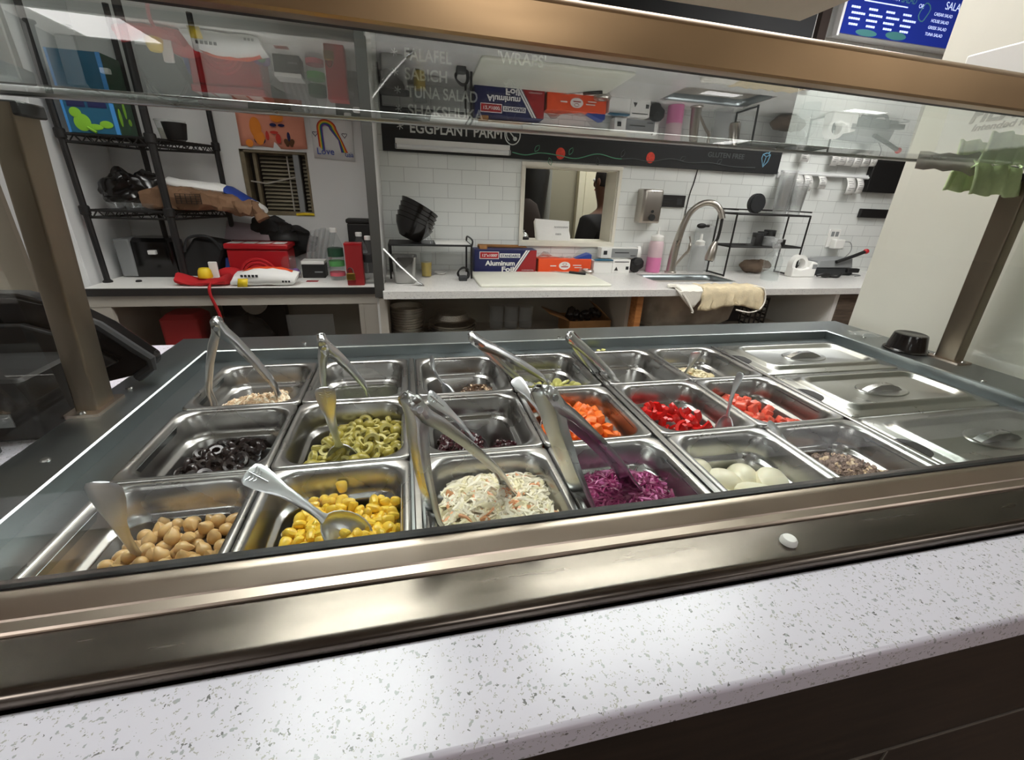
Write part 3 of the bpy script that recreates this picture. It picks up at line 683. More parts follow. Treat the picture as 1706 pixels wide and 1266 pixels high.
sp = [(x, y, h(x, y)-.010) for x, y in scatter(poly, 28, .015)]+[(x, y, h(x, y)+.002) for x, y in scatter(poly, 34, .0145)]
copies('pepper_piece', cm, sp, 'glossy chopped red pepper piece in the middle row pan', 'pepper piece', 'chopped red peppers', PI)
cm = [chunk('tomato_dice', M_['tomato'], .016, .013, .012, .2) for _ in range(5)]
for A, N_ in (([(.862, .240), (.930, .204), (.938, .240), (.915, .290), (.905, .338), (.866, .335)], 30), ([(.935, .202), (.975, .203), (.976, .240), (.945, .240)], 8)):
    h = heap(A, -.064, .028 if N_ > 10 else .012, 1.1)
    sp = [(x, y, h(x, y)-.010) for x, y in scatter(A, N_, .0145)]+[(x, y, h(x, y)+.002) for x, y in scatter(A, N_, .0138)]
    copies('tomato_dice', cm, sp, 'diced pale red tomato in the middle row pan beside the lids', 'tomato piece', 'diced tomatoes', PI, (.85, 1.15))
# boiled eggs
egg = MB(); er = []
for j in range(13):
    a = PI*j/12; a = min(max(a, .05), PI-.05); r_ = .0225*math.sin(a); z = -math.cos(a)
    er.append((r_*(1-.07*z), .0275*z+.0))
em = MB().lathe(er, 24).mesh('boiled_egg', M_['egg'])
eh = MB().lathe([(.0001, .0155), (.012, .0148), (.021, .0125), (.0255, .0075), (.0262, .001), (.0258, -.006), (.0235, -.010), (.018, -.0118), (.0001, -.0122)], 26).mesh('boiled_egg', M_['egg'])
for k, (me, x, y, z, r_, lb) in enumerate([(eh, .806, .100, -.060, (.30, .12, 0), 'boiled egg half nearest the tuna pan, round face up'), (eh, .764, .086, -.060, (-.35, .30, .4), 'boiled egg half nearest the front glass'), (em, .742, .120, -.066, (1.3, .3, .5), 'whole boiled egg left of centre in the egg pan'), (em, .716, .146, -.064, (1.4, .1, 1.9), 'whole boiled egg at the back left of the egg pan'), (em, .776, .124, -.066, (1.5, .4, -.6), 'whole boiled egg behind the two halves'), (em, .716, .082, -.068, (1.5, .2, 1.2), 'whole boiled egg at the front left of the egg pan'), (eh, .800, .062, -.072, (.1, -.2, .4), 'boiled egg half at the front right of the egg pan')]):
    o = put('boiled_egg', me, None, (x, y, z+FL_-.004+H)); o.rotation_euler = r_; o['label'] = 'white '+lb; o['category'] = 'egg'; o['group'] = 'boiled eggs in the front row pan'
liquid('egg_water', cellx(2, 0), rowy[0], -.078, M_['clear'], 'shallow clear water under the boiled eggs')
# shredded foods: nobody could count them
def shreds(name, label, cat, poly, z0, top, n, mats, L=(.02, .045), w=(.0015, .0035), power=.8, base_m=0, lift=.006):
    z0 += FL_; mb = MB(); h = heap(poly, z0, top, power)
    cx = sum(p[0] for p in poly)/len(poly); cy = sum(p[1] for p in poly)/len(poly); R = []
    for f in (1, .75, .5, .25, .05):
        ring = []
        for k in range(len(poly)):
            a, b_ = poly[k], poly[(k+1) % len(poly)]
            for u in range(4):
                x = a[0]+(b_[0]-a[0])*u/4; y = a[1]+(b_[1]-a[1])*u/4; x = cx+(x-cx)*f; y = cy+(y-cy)*f
                ring.append(V(x, y, h(x, y)-.003+random.uniform(-.002, .002)))
        R.append(ring)
    mb.cur = base_m; mb.loft([[V(p.x, p.y, z0-.02) for p in R[0]]]+R)
    for _ in range(n):
        while 1:
            p = (random.uniform(min(a for a, _b in poly), max(a for a, _b in poly)), random.uniform(min(b_ for _a, b_ in poly), max(b_ for _a, b_ in poly)))
            if inside(p, poly): break
        l = random.uniform(*L); a = random.uniform(0, 2*PI); c = random.uniform(-1.3, 1.3); wd = random.uniform(*w); pts = []
        tz = random.uniform(-.25, .35)
        for i in range(5):
            s_ = (i/4-.5)*l; aa = a+c*(i/4-.5)
            x = p[0]+s_*math.cos(aa); y = p[1]+s_*math.sin(aa); x = min(max(x, min(q[0] for q in poly)), max(q[0] for q in poly)); y = min(max(y, min(q[1] for q in poly)), max(q[1] for q in poly))
            pts.append(V(x, y, h(x, y)+random.uniform(0, lift)*.3+abs(tz)*s_*.5+random.uniform(0, lift)*.6))
        mb.cur = random.choices(range(len(mats)), weights=[6, 3, .8 if mats[2] is M_['slawc'] else 1.0][:len(mats)])[0]
        mb.tube(pts, [wd*.5, wd, wd, wd*.9, wd*.4], 5, random.uniform(.3, .6))
    single(name, mb, mats, label, cat, kind='stuff')
shreds('coleslaw', 'heap of white coleslaw shreds with carrot flecks in the front row', 'coleslaw', [(.352, .018), (.486, .018), (.486, .100), (.480, .148), (.440, .156), (.380, .154), (.354, .12)], -.064, .026, 620, [M_['slaw'], M_['slawg'], M_['slawc']], (.014, .034), (.0018, .0042))
shreds('shredded_cabbage', 'heap of shredded purple red cabbage in the front row', 'red cabbage', [(.516, .018), (.647, .018), (.647, .080), (.640, .138), (.590, .154), (.524, .150), (.516, .08)], -.064, .014, 640, [M_['redcab'], M_['redcab'], M_['redcabl']], (.016, .036), (.0012, .0028))
shreds('flaked_tuna', 'brownish flaked tuna spread in the front row pan beside the lids', 'tuna', [(.890, .022), (.965, .022), (.978, .080), (.958, .140), (.915, .150), (.892, .09)], -.066, .016, 360, [M_['tuna'], M_['tuna'], M_['onion']], (.004, .010), (.002, .004))
shreds('minced_onion', 'pale minced onion in the back left pan under the tongs', 'minced onion', [(.030, .380), (.125, .382), (.132, .425), (.115, .455), (.07, .425), (.035, .412)], -.052, .018, 300, [M_['onion'], M_['slaw'], M_['onion']], (.006, .014), (.0012, .0024))
shreds('chopped_beetroot', 'dark chopped beetroot on the left of its middle row pan', 'beetroot', [(.364, .204), (.418, .203), (.428, .250), (.412, .285), (.378, .300), (.364, .27)], -.072, .024, 170, [M_['beet'], M_['beet'], M_['blkolive']], (.006, .014), (.004, .0065))
shreds('chopped_beetroot', 'dark chopped beetroot at the right front of its middle row pan', 'beetroot', [(.438, .203), (.474, .204), (.478, .250), (.455, .275), (.440, .24)], -.072, .014, 70, [M_['beet'], M_['beet'], M_['blkolive']], (.006, .014), (.004, .0065))
shreds('browned_vegetables', 'small heap of browned chopped vegetables in the back row', 'vegetables', [(.410, .378), (.476, .378), (.478, .440), (.452, .468), (.420, .440)], -.062, .012, 160, [M_['mush'], M_['mush'], M_['onion']], (.005, .013), (.0015, .004))
shreds('creamy_dip', 'creamy beige dip smeared in the back row pan beside the lids', 'dip', [(.868, .385), (.940, .384), (.958, .440), (.930, .490), (.885, .495), (.866, .44)], -.075, .028, 110, [M_['hummus'], M_['hummus'], M_['onion']], (.012, .03), (.004, .007))
# pickle slices and last cucumber bits
pk = [MB().lathe([(.011, -.0018), (.0125, -.001), (.0125, .001), (.011, .0018), (.004, .0014), (.0001, .0012)], 18).mesh('pickle_slice', M_['pickle']), MB().lathe([(.009, -.0018), (.0105, -.001), (.0105, .001), (.009, .0018), (.0001, .0012)], 18).mesh('pickle_slice', M_['pickle'])]
poly = [(.522, .380), (.640, .380), (.635, .435), (.60, .450), (.535, .42)]
sp = [(x, y, -.050+random.uniform(-.004, .006)) for x, y in scatter(poly, 34, .0135)]
copies('pickle_slice', pk, sp, 'round pale green pickle slice in the back row pan', 'pickle slice', 'pickle slices', .9)
cb = [chunk('cucumber_dice', M_['pickle'], .008, .006, .006) for _ in range(2)]
copies('cucumber_dice', cb, [(.795, .395, -.060), (.806, .390, -.060), (.80, .405, -.062), (.725, .40, -.07), (.76, .43, -.08)], 'small green cucumber dice left in the near-empty back pan', 'cucumber piece', 'cucumber left in the near-empty pan', PI)
liquid('green_brine', cellx(0, 1), rowy[2], -.060, M_['brine2'], 'murky green brine in the back row pan with only tongs', 0, 0)

# ------------------------------------------------------------------ tongs and spoons
def frame(x, up):
    x = x.normalized(); z = (up-x*up.dot(x)).normalized(); return x, z.cross(x), z
def arm_mb(h, tip, axis, out, w0=.018, w1=.016, wt=.026, fl=.009):
    """U-channel tong arm from hinge to tip: axis = hinge pin direction, out = outward side"""
    d = tip-h; L = d.length; mb = MB(); rings = []
    x = d.normalized(); a = (axis-x*axis.dot(x)).normalized(); o = (out-x*out.dot(x)-a*out.dot(a)).normalized()
    for t, w, f, b_ in ((-.045, w0*.35, fl*.25, -.004), (-.035, w0*.7, fl*.7, -.002), (-.02, w0*.9, fl*1.0, 0), (.0, w0, fl*1.15, 0), (.10, w0, fl*1.2, 0), (.2, w0*.92, fl, .004), (.45, w1, fl*.75, .008), (.65, w1*.95, fl*.6, .009), (.75, w1*.9, fl*.45, .008), (.82, w1, fl*.3, .004), (.90, wt, fl*.28, .001), (.97, wt*.9, fl*.3, 0), (1.0, wt*.6, fl*.4, 0)):
        c = h+d*t+o*(b_+fl*.45)
        sc = .0016*math.sin(t*L*900) if t > .85 else 0
        rings.append([c-a*(w/2+sc)-o*f, c-a*(w/2+sc), c-a*w*.3+o*.0012, c+a*w*.3+o*.0012, c+a*(w/2+sc), c+a*(w/2+sc)-o*f])
    return mb.loft(rings, False, False, False)
def tongs(label, h, ta, tb, w=1.0, slot=False):
    h, ta, tb = Vector(h), Vector(ta), Vector(tb)
    t = thing('tongs', label, 'tongs', tuple(h), 0, 'tongs in the food pans')
    ax = (ta-h).cross(tb-h).normalized(); mid = ((ta-h).normalized()+(tb-h).normalized()).normalized()
    for tip, s_ in ((ta, 1), (tb, -1)):
        out = ((tip-h)-mid*(tip-h).dot(mid)).normalized()
        part('arm', arm_mb(h, tip, ax, out, .018*w, .016*w, .025*w, .009*w), M_['tong'], t, solid=.0011, ang=50)
    part('pin', MB().tube([h+mid*.006-ax*.0108*w, h+mid*.006+ax*.0108*w], .0036, 10), M_['cut'], t)
    return t
def spoon(label, h, b_, up, hw=.020, bowl=(.058, .040), neck=.007, curve=.012, pattern=False, m='matte', L=None):
    """h = handle end, b_ = far end of the bowl"""
    h, b_ = Vector(h), Vector(b_); x, y, z = frame(b_-h, Vector(up)); Lg = (b_-h).length
    t = thing('spoon', label, 'spoon', tuple(h), 0, 'spoons in the food pans')
    bl, bw = bowl; hl = Lg-bl*.92; rings = []
    for f, w, th in ((0, hw*.45, .0016), (.015, hw*.8, .0022), (.06, hw, .0026), (.16, hw*.98, .0026), (.28, hw*.80, .0026), (.42, hw*.55, .003), (.6, neck*1.25, .0038), (.8, neck, .0042), (.93, neck*1.05, .0042), (1.0, neck*1.5, .003)):
        c = h+x*hl*f+z*curve*math.sin(PI*f)**1.2
        rings.append([c+y*(w/2*math.cos(q))+z*(th/2*math.sin(q)) for q in [2*PI*k/12 for k in range(12)]])
    part('handle', MB().loft(rings), M_[m], t)
    if pattern:
        mb = MB()
        for s_ in (-1, 1):
            for k in range(3):
                p0 = h+x*hl*(.03+.035*k)+z*(.0018+curve*math.sin(PI*(.03+.035*k))**1.2)
                mb.tube(smooth_path([p0, p0+y*s_*hw*.12+x*hl*.03, p0+y*s_*hw*(.34-.05*k)+x*hl*.015+z*.0002], 4), .0005, 4)
        mb.tube(smooth_path([h+x*hl*f+z*(.0018+curve*math.sin(PI*f)**1.2) for f in (.02, .08, .14, .24)], 4), .0006, 4)
        part('handle_pattern', mb, M_[m], t)
    if bl > .01:
        c = h+x*(hl+bl*.46); mb = MB(); rings = []
        for j in range(7):
            a = PI/2*j/6; rr_ = math.cos(a) if j < 6 else .04
            rings.append([c+x*(bl/2*rr_*math.cos(q))+y*(bw/2*rr_*math.sin(q)*(1+.12*math.cos(q)))-z*(.011*math.sin(a)) for q in [2*PI*k/20 for k in range(20)]])
        part('bowl', mb.loft(rings, False, True), M_[m], t, solid=.001)
    return t
tongs('steel tongs standing open in the minced onion, back left pan', (.060, .392, .118), (.020, .418, -.042), (.118, .424, -.040))
tongs('steel tongs standing open in the back pan beside the minced onion', (.2125, .318, .110), (.200, .425, -.055), (.254, .428, -.040))
tongs('long steel tongs reaching from the beetroot pan rim into the coleslaw', (.3295, .072, .128), (.366, .076, -.052), (.447, .120, -.042), 1.2)
tongs('long steel tongs reaching over the carrot pan into the red cabbage', (.462, .088, .120), (.548, .074, -.058), (.606, .110, -.050), 1.35)
tongs('closed steel tongs leaning across the pan of sliced pickles', (.4305, .372, .089), (.566, .425, -.034), (.602, .430, -.046), 1.0)
tongs('closed steel tongs leaning into the near-empty cucumber pan', (.598, .376, .085), (.710, .412, -.030), (.722, .408, -.036), .9)
spoon('plain steel spoon with a wide rounded handle in the chickpeas', (.0835, .056, .080), (.053, .112, -.080), (.1, -1, .3), .026, (.05, .036), .0085, .004, m='matte')
spoon('large patterned steel spoon lying across the sweetcorn', (.178, .084, .060), (.280, .066, -.032), (-.1, -.35, 1), .024, (.058, .043), .0085, .006, True)
spoon('patterned steel spoon standing in the green olives', (.230, .205, .088), (.236, .236, -.052), (0, -1, .25), .023, (.052, .040), .0085, .006, True)
spoon('steel spoon lying bowl up in the sliced black olives', (.056, .205, -.060), (.122, .318, -.056), (0, .1, 1), .018, (.056, .044), .007, .004)
spoon('patterned steel spoon leaning across the chopped beetroot', (.350, .215, .066), (.440, .262, -.066), (-.2, -.5, 1), .022, (.05, .036), .0085, .006, True)
spoon('thin steel spoon leaning from the peppers over to the lids', (.822, .225, .068), (.806, .215, -.045), (-1, -.2, .2), .013, (.045, .03), .005, .004)
spoon('steel spoon with a drop-shaped handle standing in the creamy dip', (.848, .372, .048), (.868, .432, -.052), (-.2, -1, .3), .019, (.05, .036), .006, .003)
spoon('thin steel spoon lying on the rim of the flaked tuna pan', (.846, .175, .008), (.905, .105, -.078), (-.5, .0, 1), .012, (.045, .032), .006, .004)
spoon('wide steel spoon handle resting on the rim of the carrot pan', (.497, .352, .022), (.560, .272, -.056), (-.3, -.3, 1), .022, (.05, .036), .0085, .006)
spoon('dark steel spoon leaning in the browned vegetables, back row', (.3665, .455, .030), (.402, .420, -.060), (-1, -.3, .4), .017, (.05, .036), .007, .006)

# ------------------------------------------------------------------ back counter, divider, left counter
BX0, BX1, BY0, BY1 = .225, 3.50, 1.63, WY-.001
sx0, sx1, sy0, sy1 = 1.63, 2.13, 1.83, 2.07
single('back_counter', MB().bx(BX0, sx0, BY0, BY1, CT-.032, CT).bx(sx1, BX1, BY0, BY1, CT-.032, CT).bx(sx0, sx1, BY0, sy0, CT-.032, CT).bx(sx0, sx1, sy1, BY1, CT-.032, CT), M_['quartz2'], 'pale quartz worktop along the white tiled wall', 'countertop', base=(1.6, 1.9, CT-.032))
t = thing('base_cabinet', 'open grey cabinet under the pale quartz back worktop', 'cabinet', (1.6, 1.9, -.9))
LZ = -.40
part('back_panel', MB().bx(.2, 3.5, 2.16, 2.19, -.9, CT-.034), M_['inner'], t)
part('lower_shelf', MB().bx(.24, 3.48, 1.68, 2.16, LZ-.02, LZ), M_['cabinet'], t)
part('upright', MB().bx(.205, .237, 1.66, 2.16, -.9, CT-.034), M_['cabinet'], t)
part('upright', MB().bx(1.415, 1.435, 1.72, 2.16, -.9, CT-.034), M_['cabinet'], t)
part('upright', MB().bx(1.437, 1.470, 1.66, 1.74, -.9, CT-.034), M_['wood'], t, label='orange pine post beside the sink')
part('upright', MB().bx(2.645, 2.672, 1.66, 2.16, -.9, CT-.034), M_['white'], t)
part('drawer_front', MB().bx(2.674, 3.48, 1.655, 1.675, -.88, CT-.040), M_['drawer'], t, bev=.002)
t = thing('sink', 'stained steel sink bowl hanging under the back worktop', 'sink', (1.88, 1.95, -.345))
part('bowl', MB().loft([rrect(1.88, 1.95, sx1-sx0, sy1-sy0, .05, CT-.003, 5), rrect(1.88, 1.95, sx1-sx0-.01, sy1-sy0-.01, .05, CT-.03, 5), rrect(1.87, 1.95, sx1-sx0-.02, sy1-sy0-.02, .06, CT-.18, 5), rrect(1.87, 1.95, sx1-sx0-.1, sy1-sy0-.08, .06, CT-.205, 5)], False, True), M_['deck'], t, solid=.002)
part('outer_shell', MB().loft([rrect(1.83, 1.92, .60, .34, .06, CT-.036, 5), rrect(1.83, 1.92, .60, .34, .06, CT-.06, 5), rrect(1.82, 1.92, .57, .33, .07, CT-.20, 5), rrect(1.82, 1.92, .50, .28, .07, CT-.235, 5)]), mat('stained sink steel', (158, 150, 138), .5, .2, vary=.4, vs=9), t)
# divider between the left counter and the tiled bay: a thin wall with a steel end trim
struct('wall_divider', MB().bx(.195, .224, 1.672, WY, -.9, CZ), M_['plaster'])
struct('trim_4', MB().bx(.190, .230, 1.655, 1.672, CT-.03, CZ).bx(.2245, .2275, 1.672, 1.70, CT-.001, CZ), mat('dark trim steel', (98, 97, 94), .4, .6), bev=.002)
# left counter
AX0, AX1, AY0 = -.905, .195, 1.735
t = thing('left_counter', 'white laminate counter with a dark steel edge in the left alcove', 'counter', (-.35, 1.95, -.9))
part('worktop', MB().bx(AX0, AX1-.001, AY0, WY-.001, CT-.028, CT), M_['white'], t)
part('edge_strip', MB().bx(AX0, AX1-.001, AY0-.008, AY0, CT-.030, CT-.001), mat('dark steel edge', (72, 72, 72), .4, .7), t)
part('apron', MB().bx(AX0, AX1-.001, AY0+.002, AY0+.02, CT-.075, CT-.030), M_['cabinet'], t)
part('side_panel', MB().bx(AX0, AX0+.07, AY0+.004, AY0+.024, -.9, CT-.076).bx(AX0, AX0+.02, AY0+.026, WY-.002, -.9, CT-.030), M_['cabinet'], t)
part('side_panel', MB().bx(.11, .13, AY0+.004, WY-.002, -.9, CT-.030).bx(.131, .190, AY0+.004, AY0+.02, -.9, CT-.030), M_['cabinet'], t)
part('shelf', MB().bx(AX0+.02, .11, AY0+.05, WY-.002, -.50, -.48), M_['cabinet'], t)
part('back_panel', MB().bx(AX0+.02, .11, WY-.02, WY-.003, -.9, CT-.030), M_['inner'], t)
# things under the left counter
single('red_bag', rbox(-.655, 1.90, -.478, .15, .16, .235, .02, .02), M_['redd'], 'dark red bag on the shelf under the left counter', 'bag')
single('plate_stack', MB().tube([(-.40, 2.0, -.235), (-.40, 2.03, -.235)], .055, 24), M_['cabinet'], 'round beige plate standing under the left counter', 'plate')
single('plastic_crate', MB().bx(-.57, -.29, 2.09, 2.16, -.478, -.19).bx(-.5, -.46, 1.85, 1.87, -.478, -.33), M_['black'], 'black bin in shadow under the left counter', 'bin')
single('storage_tub', rbox(-.62, 1.855, -.478, .20, .06, .10, .015, .01), M_['grey'], 'grey tub under the left counter below the red bag', 'tub')
single('cloth_bundle', crumple(MB().ball((-.44, 1.90, -.365), .095, (1.5, .7, 1.05), 24, 16), .02, 18), M_['black'], 'black cloth bundle hanging low under the left counter', 'cloth')
single('plastic_sheet', MB().bx(-.27, -.05, 2.02, 2.026, -.478, -.30), M_['clearhaze'], 'clear plastic sheet standing under the left counter', 'plastic sheet')

# ------------------------------------------------------------------ chalkboard
t = thing('chalkboard', 'long black chalkboard menu on the back wall above the tiles', 'chalkboard', (1.39, WY, .466))
part('board', MB().bx(.245, 2.525, WY-.018, WY-.001, .467, 1.35), M_['chalk'], t, bev=.001)
CY = WY-.0185
def chalk(s, x, z, w, h=None, m='chalkw'): text('lettering', s, M_[m], t, (x, CY, z), w, .05, h, thick=.0004, bold=.0009)
for s_, x, z, w in (('FALAFEL', .365, .845, .215), ('SABICH', .365, .770, .195), ('TUNA SALAD', .372, .700, .335), ('SHAKSHUKA', .372, .625, .365), ('EGGPLANT PARM', .375, .553, .455)):
    chalk(s_, x, z, w, .048)
    st = MB()
    for k in range(3):
        a = PI*k/3+.3; st.tube([(x-.042-.016*math.cos(a), CY-.0006, z+.024-.016*math.sin(a)), (x-.042+.016*math.cos(a), CY-.0006, z+.024+.016*math.sin(a))], .0022, 4)
    part('chalk_star', st, M_['chalkw'], t)
chalk("'WRAPS'", .80, .872, .24, .05)
chalk('VEGAN', 2.10, .602, .20, .04, 'dim'); chalk('GLUTEN FREE', 2.03, .535, .24, .026, 'dim')
P2 = lambda pts, r=.0026, n=5: MB().tube([V(a, CY-.0006, b_) for a, b_ in pts], r, n)
def sp2(pts, k=6): return [(p.x, p.y) for p in smooth_path([V(a, b_, 0) for a, b_ in pts], k)]
vine = sp2([(.89, .495), (.96, .486), (1.04, .500), (1.14, .494), (1.24, .484), (1.36, .512), (1.47, .496), (1.57, .500), (1.68, .492), (1.80, .512), (1.92, .498), (2.05, .505), (2.2, .492), (2.36, .494)])
vm = MB(); vm.cur = 0
nv = len(vine)
vm.tube([V(a, CY-.0006, b_) for a, b_ in vine[:nv//2]], .0026, 5); vm.cur = 1; vm.tube([V(a, CY-.0006, b_) for a, b_ in vine[nv//2-1:]], .0022, 5)
for x, z, a, c in ((1.01, .505, .9, 0), (1.09, .480, -1.2, 0), (1.20, .500, 1.1, 0), (1.36, .495, -1.3, 1), (1.50, .505, 1.2, 1), (1.86, .506, .6, 1), (2.1, .500, .8, 1)):
    vm.cur = c; L_ = .038
    pts = []
    for k in range(13):
        u = k/12*2; f = u if u <= 1 else 2-u; s_ = 1 if u <= 1 else -1
        lx, ly = f*L_, s_*.010*math.sin(PI*f)
        pts.append(V(x+lx*math.cos(a)-ly*math.sin(a), CY-.0006, z+lx*math.sin(a)+ly*math.cos(a)))
    vm.tube(pts, .0018, 4)
part('chalk_vine', vm, [M_['chalkg'], M_['dim']], t)
for x, z in ((1.152, .503), (1.676, .511)):
    part('chalk_tomato', MB().loft([[V(x+.026*math.cos(2*PI*k/20)*f, CY-yy, z+.028*math.sin(2*PI*k/20)*f) for k in range(20)] for f, yy in ((1, 0), (.98, .001), (.5, .0012))]), M_['chalkr'], t, label='red chalk tomato')
cm_ = MB()
cm_.tube([V(.888+.040*math.cos(a), CY-.0006, .575+.046*math.sin(a)) for a in [2*PI*k/24 for k in range(25)]], .003, 5)
cm_.tube([V(.888+.032*math.cos(a), CY-.0006, .578+.036*math.sin(a)) for a in [.6+3.6*k/14 for k in range(15)]], .0026, 5)
cm_.tube([(.858, CY-.0006, .60), (.90, CY-.0006, .558)], .003, 5).tube([(.86, CY-.0006, .585), (.915, CY-.0006, .605)], .002, 5).ball((.902, CY-.001, .556), .011, (1, .1, .9))
part('chalk_drawing', cm_, M_['chalkw'], t)
bird = sp2([(.845, .77), (.855, .80), (.872, .803), (.885, .785), (.886, .75), (.905, .72), (.925, .69), (.90, .665), (.88, .62), (.862, .64), (.845, .70), (.848, .75), (.838, .79)])
part('chalk_drawing', P2(bird, .0022), M_['dim'], t)
part('chalk_dreidel', P2([(2.39, .545), (2.41, .50), (2.436, .53), (2.444, .566), (2.418, .575), (2.394, .566), (2.39, .545)], .003).tube([(2.394, CY-.0006, .566), (2.418, CY-.0006, .555), (2.444, CY-.0006, .566)], .0022, 5).tube([(2.418, CY-.0006, .555), (2.41, CY-.0006, .50)], .0022, 5).tube([(2.43, CY-.0006, .572), (2.440, CY-.0006, .592)], .004, 5), M_['chalkb'], t)
# white slim lamp under the chalkboard
t = thing('strip_lamp', 'slim white tube fitting fixed along the lower edge of the chalkboard', 'lamp', (.60, WY-.04, .475))
part('housing', MB().bx(.305, .875, WY-.030, WY-.0185, .478, .525), M_['white'], t, bev=.003)
part('tube', MB().tube([(.31, WY-.036, .490), (.87, WY-.036, .490)], .010, 12), M_['trimw'], t)
part('end_cap', MB().tube([(.303, WY-.036, .490), (.312, WY-.036, .490)], .012, 12), M_['grey'], t)
part('end_cap', MB().tube([(.868, WY-.036, .490), (.877, WY-.036, .490)], .012, 12), M_['grey'], t)

# ------------------------------------------------------------------ menu screen, ticket rails, wall fittings
t = thing('menu_screen', 'lit blue menu screen high on the wall above the top bar', 'screen', (3.02, 2.14, 1.16))
MY = 2.12
part('casing', MB().bx(2.63, 3.72, MY, WY-.001, 1.15, 1.75).bx(2.615, 2.63, MY-.004, MY+.03, 1.14, 1.76), M_['trimw'], t)
part('display', MB().bx(2.632, 3.715, MY-.006, MY-.0005, 1.152, 1.745), M_['screen'], t)
def mt(s, x, z, w, h=None, m='screent'): text('lettering', s, M_[m], t, (x, MY-.0065, z), w, .03, h, thick=.0003)
mt('BUILD YOUR OWN', 2.71, 1.318, .24, .030); mt('SALAD', 2.965, 1.316, .10, .034, 'screeng'); mt('OR', 3.09, 1.305, .035, .018); mt('SALADS', 3.27, 1.318, .16, .034)
for k, s_ in enumerate(('CAESAR SALAD', 'HOUSE SALAD', 'GREEK SALAD', 'TUNA SALAD')):
    mt(s_, 3.21-.006*k, 1.285-.030*k, .13-.006*(k % 2), .014)
bars = MB()
for i in range(4):
    for k in range(4):
        x = 2.66+.115*i+.01*(k % 2); z = 1.262-.024*k; w = .05+.035*((i*3+k*2) % 3)/2
        x1_ = x
        while x1_ < x+w: bars.bx(x1_, x1_+.012, MY-.0075, MY-.0062, z, z+.009); x1_ += .015
bars.bx(2.73, 3.02, MY-.0075, MY-.0062, 1.296, 1.301)
part('menu_line', bars, M_['screent'], t, label='rows of small unreadable menu print')
part('menu_picture', MB().ball((2.80, MY-.0062, 1.166), .06, (1.2, .01, .25), 20, 8).ball((3.0, MY-.0062, 1.172), .06, (1.2, .01, .3), 20, 8).tube([V(3.14+.03*math.cos(a)*(1+.3*math.sin(2*a)), MY-.0065, 1.29+.04*math.sin(a)) for a in [2*PI*k/14 for k in range(15)]], .003, 4), M_['screeng'], t)
struct('trim_5', MB().bx(2.545, 2.60, WY-.03, WY, .9, CZ), M_['browng'])

def ticket_rail(z, label, xs, x0, x1, g):
    t = thing('ticket_rail', label, 'ticket rail', ((x0+x1)/2, WY-.03, z))
    part('rail', MB().bx(x0, x1, WY-.022, WY-.001, z, z+.022).tube([(x0, WY-.024, z+.006), (x1, WY-.024, z+.006)], .0085, 10), M_['trimw'], t, bev=.001)
    part('end_plate', MB().bx(x0-.026, x0, WY-.014, WY-.001, z-.022, z+.012), M_['trimw'], t, bev=.001)
    return t
def ticket(x, z, w, l, label, g):
    mb = MB(); rows = []
    for k in range(9):
        u = k/8; zz = z-l*u; yy = WY-.026-.030*math.sin(u*PI*.85)**1.5-(.004 if u > .8 else 0)
        rows.append([V(x-w/2+.004*math.sin(k), yy, zz), V(x, yy-.002, zz), V(x+w/2+.004*math.sin(k), yy, zz)])
    mb.loft(rows, False, False, False)
    o = single('order_slip', mb, M_['paper'], label, 'order slip', g, solid=.0005)
    pr = MB()
    for k in range(2, 7):
        u = k/8; zz = z-l*u; yy = WY-.0285-.030*math.sin(u*PI*.85)**1.5
        ww = w*random.uniform(.3, .7); pr.bx(x-w*.35, x-w*.35+ww, yy-.0012, yy-.0004, zz-.001, zz+.0015)
    part('print_line', pr, M_['grey'], o)
ticket_rail(.470, 'long white ticket rail right of the chalkboard, the lower one', [], 2.56, 3.24, '')
ticket_rail(.610, 'long white ticket rail right of the chalkboard, the upper one', [], 2.56, 3.24, '')
for i, (x, w, l) in enumerate(((2.562, .05, .085), (2.64, .115, .095), (2.735, .06, .09), (2.84, .055, .075), (3.06, .065, .10), (3.13, .05, .09))):
    ticket(x, .474, w, l, 'white printed order slip curling down from the lower ticket rail', 'slips on the lower ticket rail')
for i, (x, w, l) in enumerate(((2.66, .06, .075), (2.88, .05, .085), (2.93, .06, .08), (2.99, .055, .08), (3.05, .06, .085), (3.11, .055, .08), (3.17, .05, .075))):
    ticket(x, .615, w, l, 'white printed order slip curling down from the upper ticket rail', 'slips on the upper ticket rail')
single('wall_panel', MB().bx(3.20, 3.45, 2.16, WY-.001, .395, .595), M_['black'], 'black panel on the wall beside the white partition, the larger one', 'panel', bev=.004)
single('wall_panel', MB().bx(3.235, 3.46, 2.175, WY-.001, .243, .297), M_['black'], 'narrow black strip on the wall below the larger black panel', 'panel', bev=.004)
t = thing('wall_sign', 'small black sign on the tiles between soap dispenser and faucet', 'sign', (1.845, WY-.008, .26))
part('plate', MB().bx(1.745, 1.945, WY-.010, WY-.0005, .262, .327), M_['black'], t, bev=.001)
part('print_line', MB().bx(1.77, 1.86, WY-.0112, WY-.0102, .300, .304).bx(1.77, 1.84, WY-.0112, WY-.0102, .286, .290).bx(1.89, 1.925, WY-.0112, WY-.0102, .275, .31), M_['dkgrey'], t)
t = thing('soap_dispenser', 'brushed steel soap dispenser fixed to the white tiles', 'soap dispenser', (1.70, WY-.06, .17))
part('housing', MB().loft([[V(x, y, z) for x, y in ((-.062+1.70, WY-.001), (.062+1.70, WY-.001), (.062+1.70, WY-.06-d_), (.05+1.70, WY-.075-d_), (-.05+1.70, WY-.075-d_), (-.062+1.70, WY-.06-d_))] for z, d_ in ((.172, 0), (.180, .008), (.30, .012), (.345, .008), (.352, -.004))]), M_['nickel'], t, bev=.004)
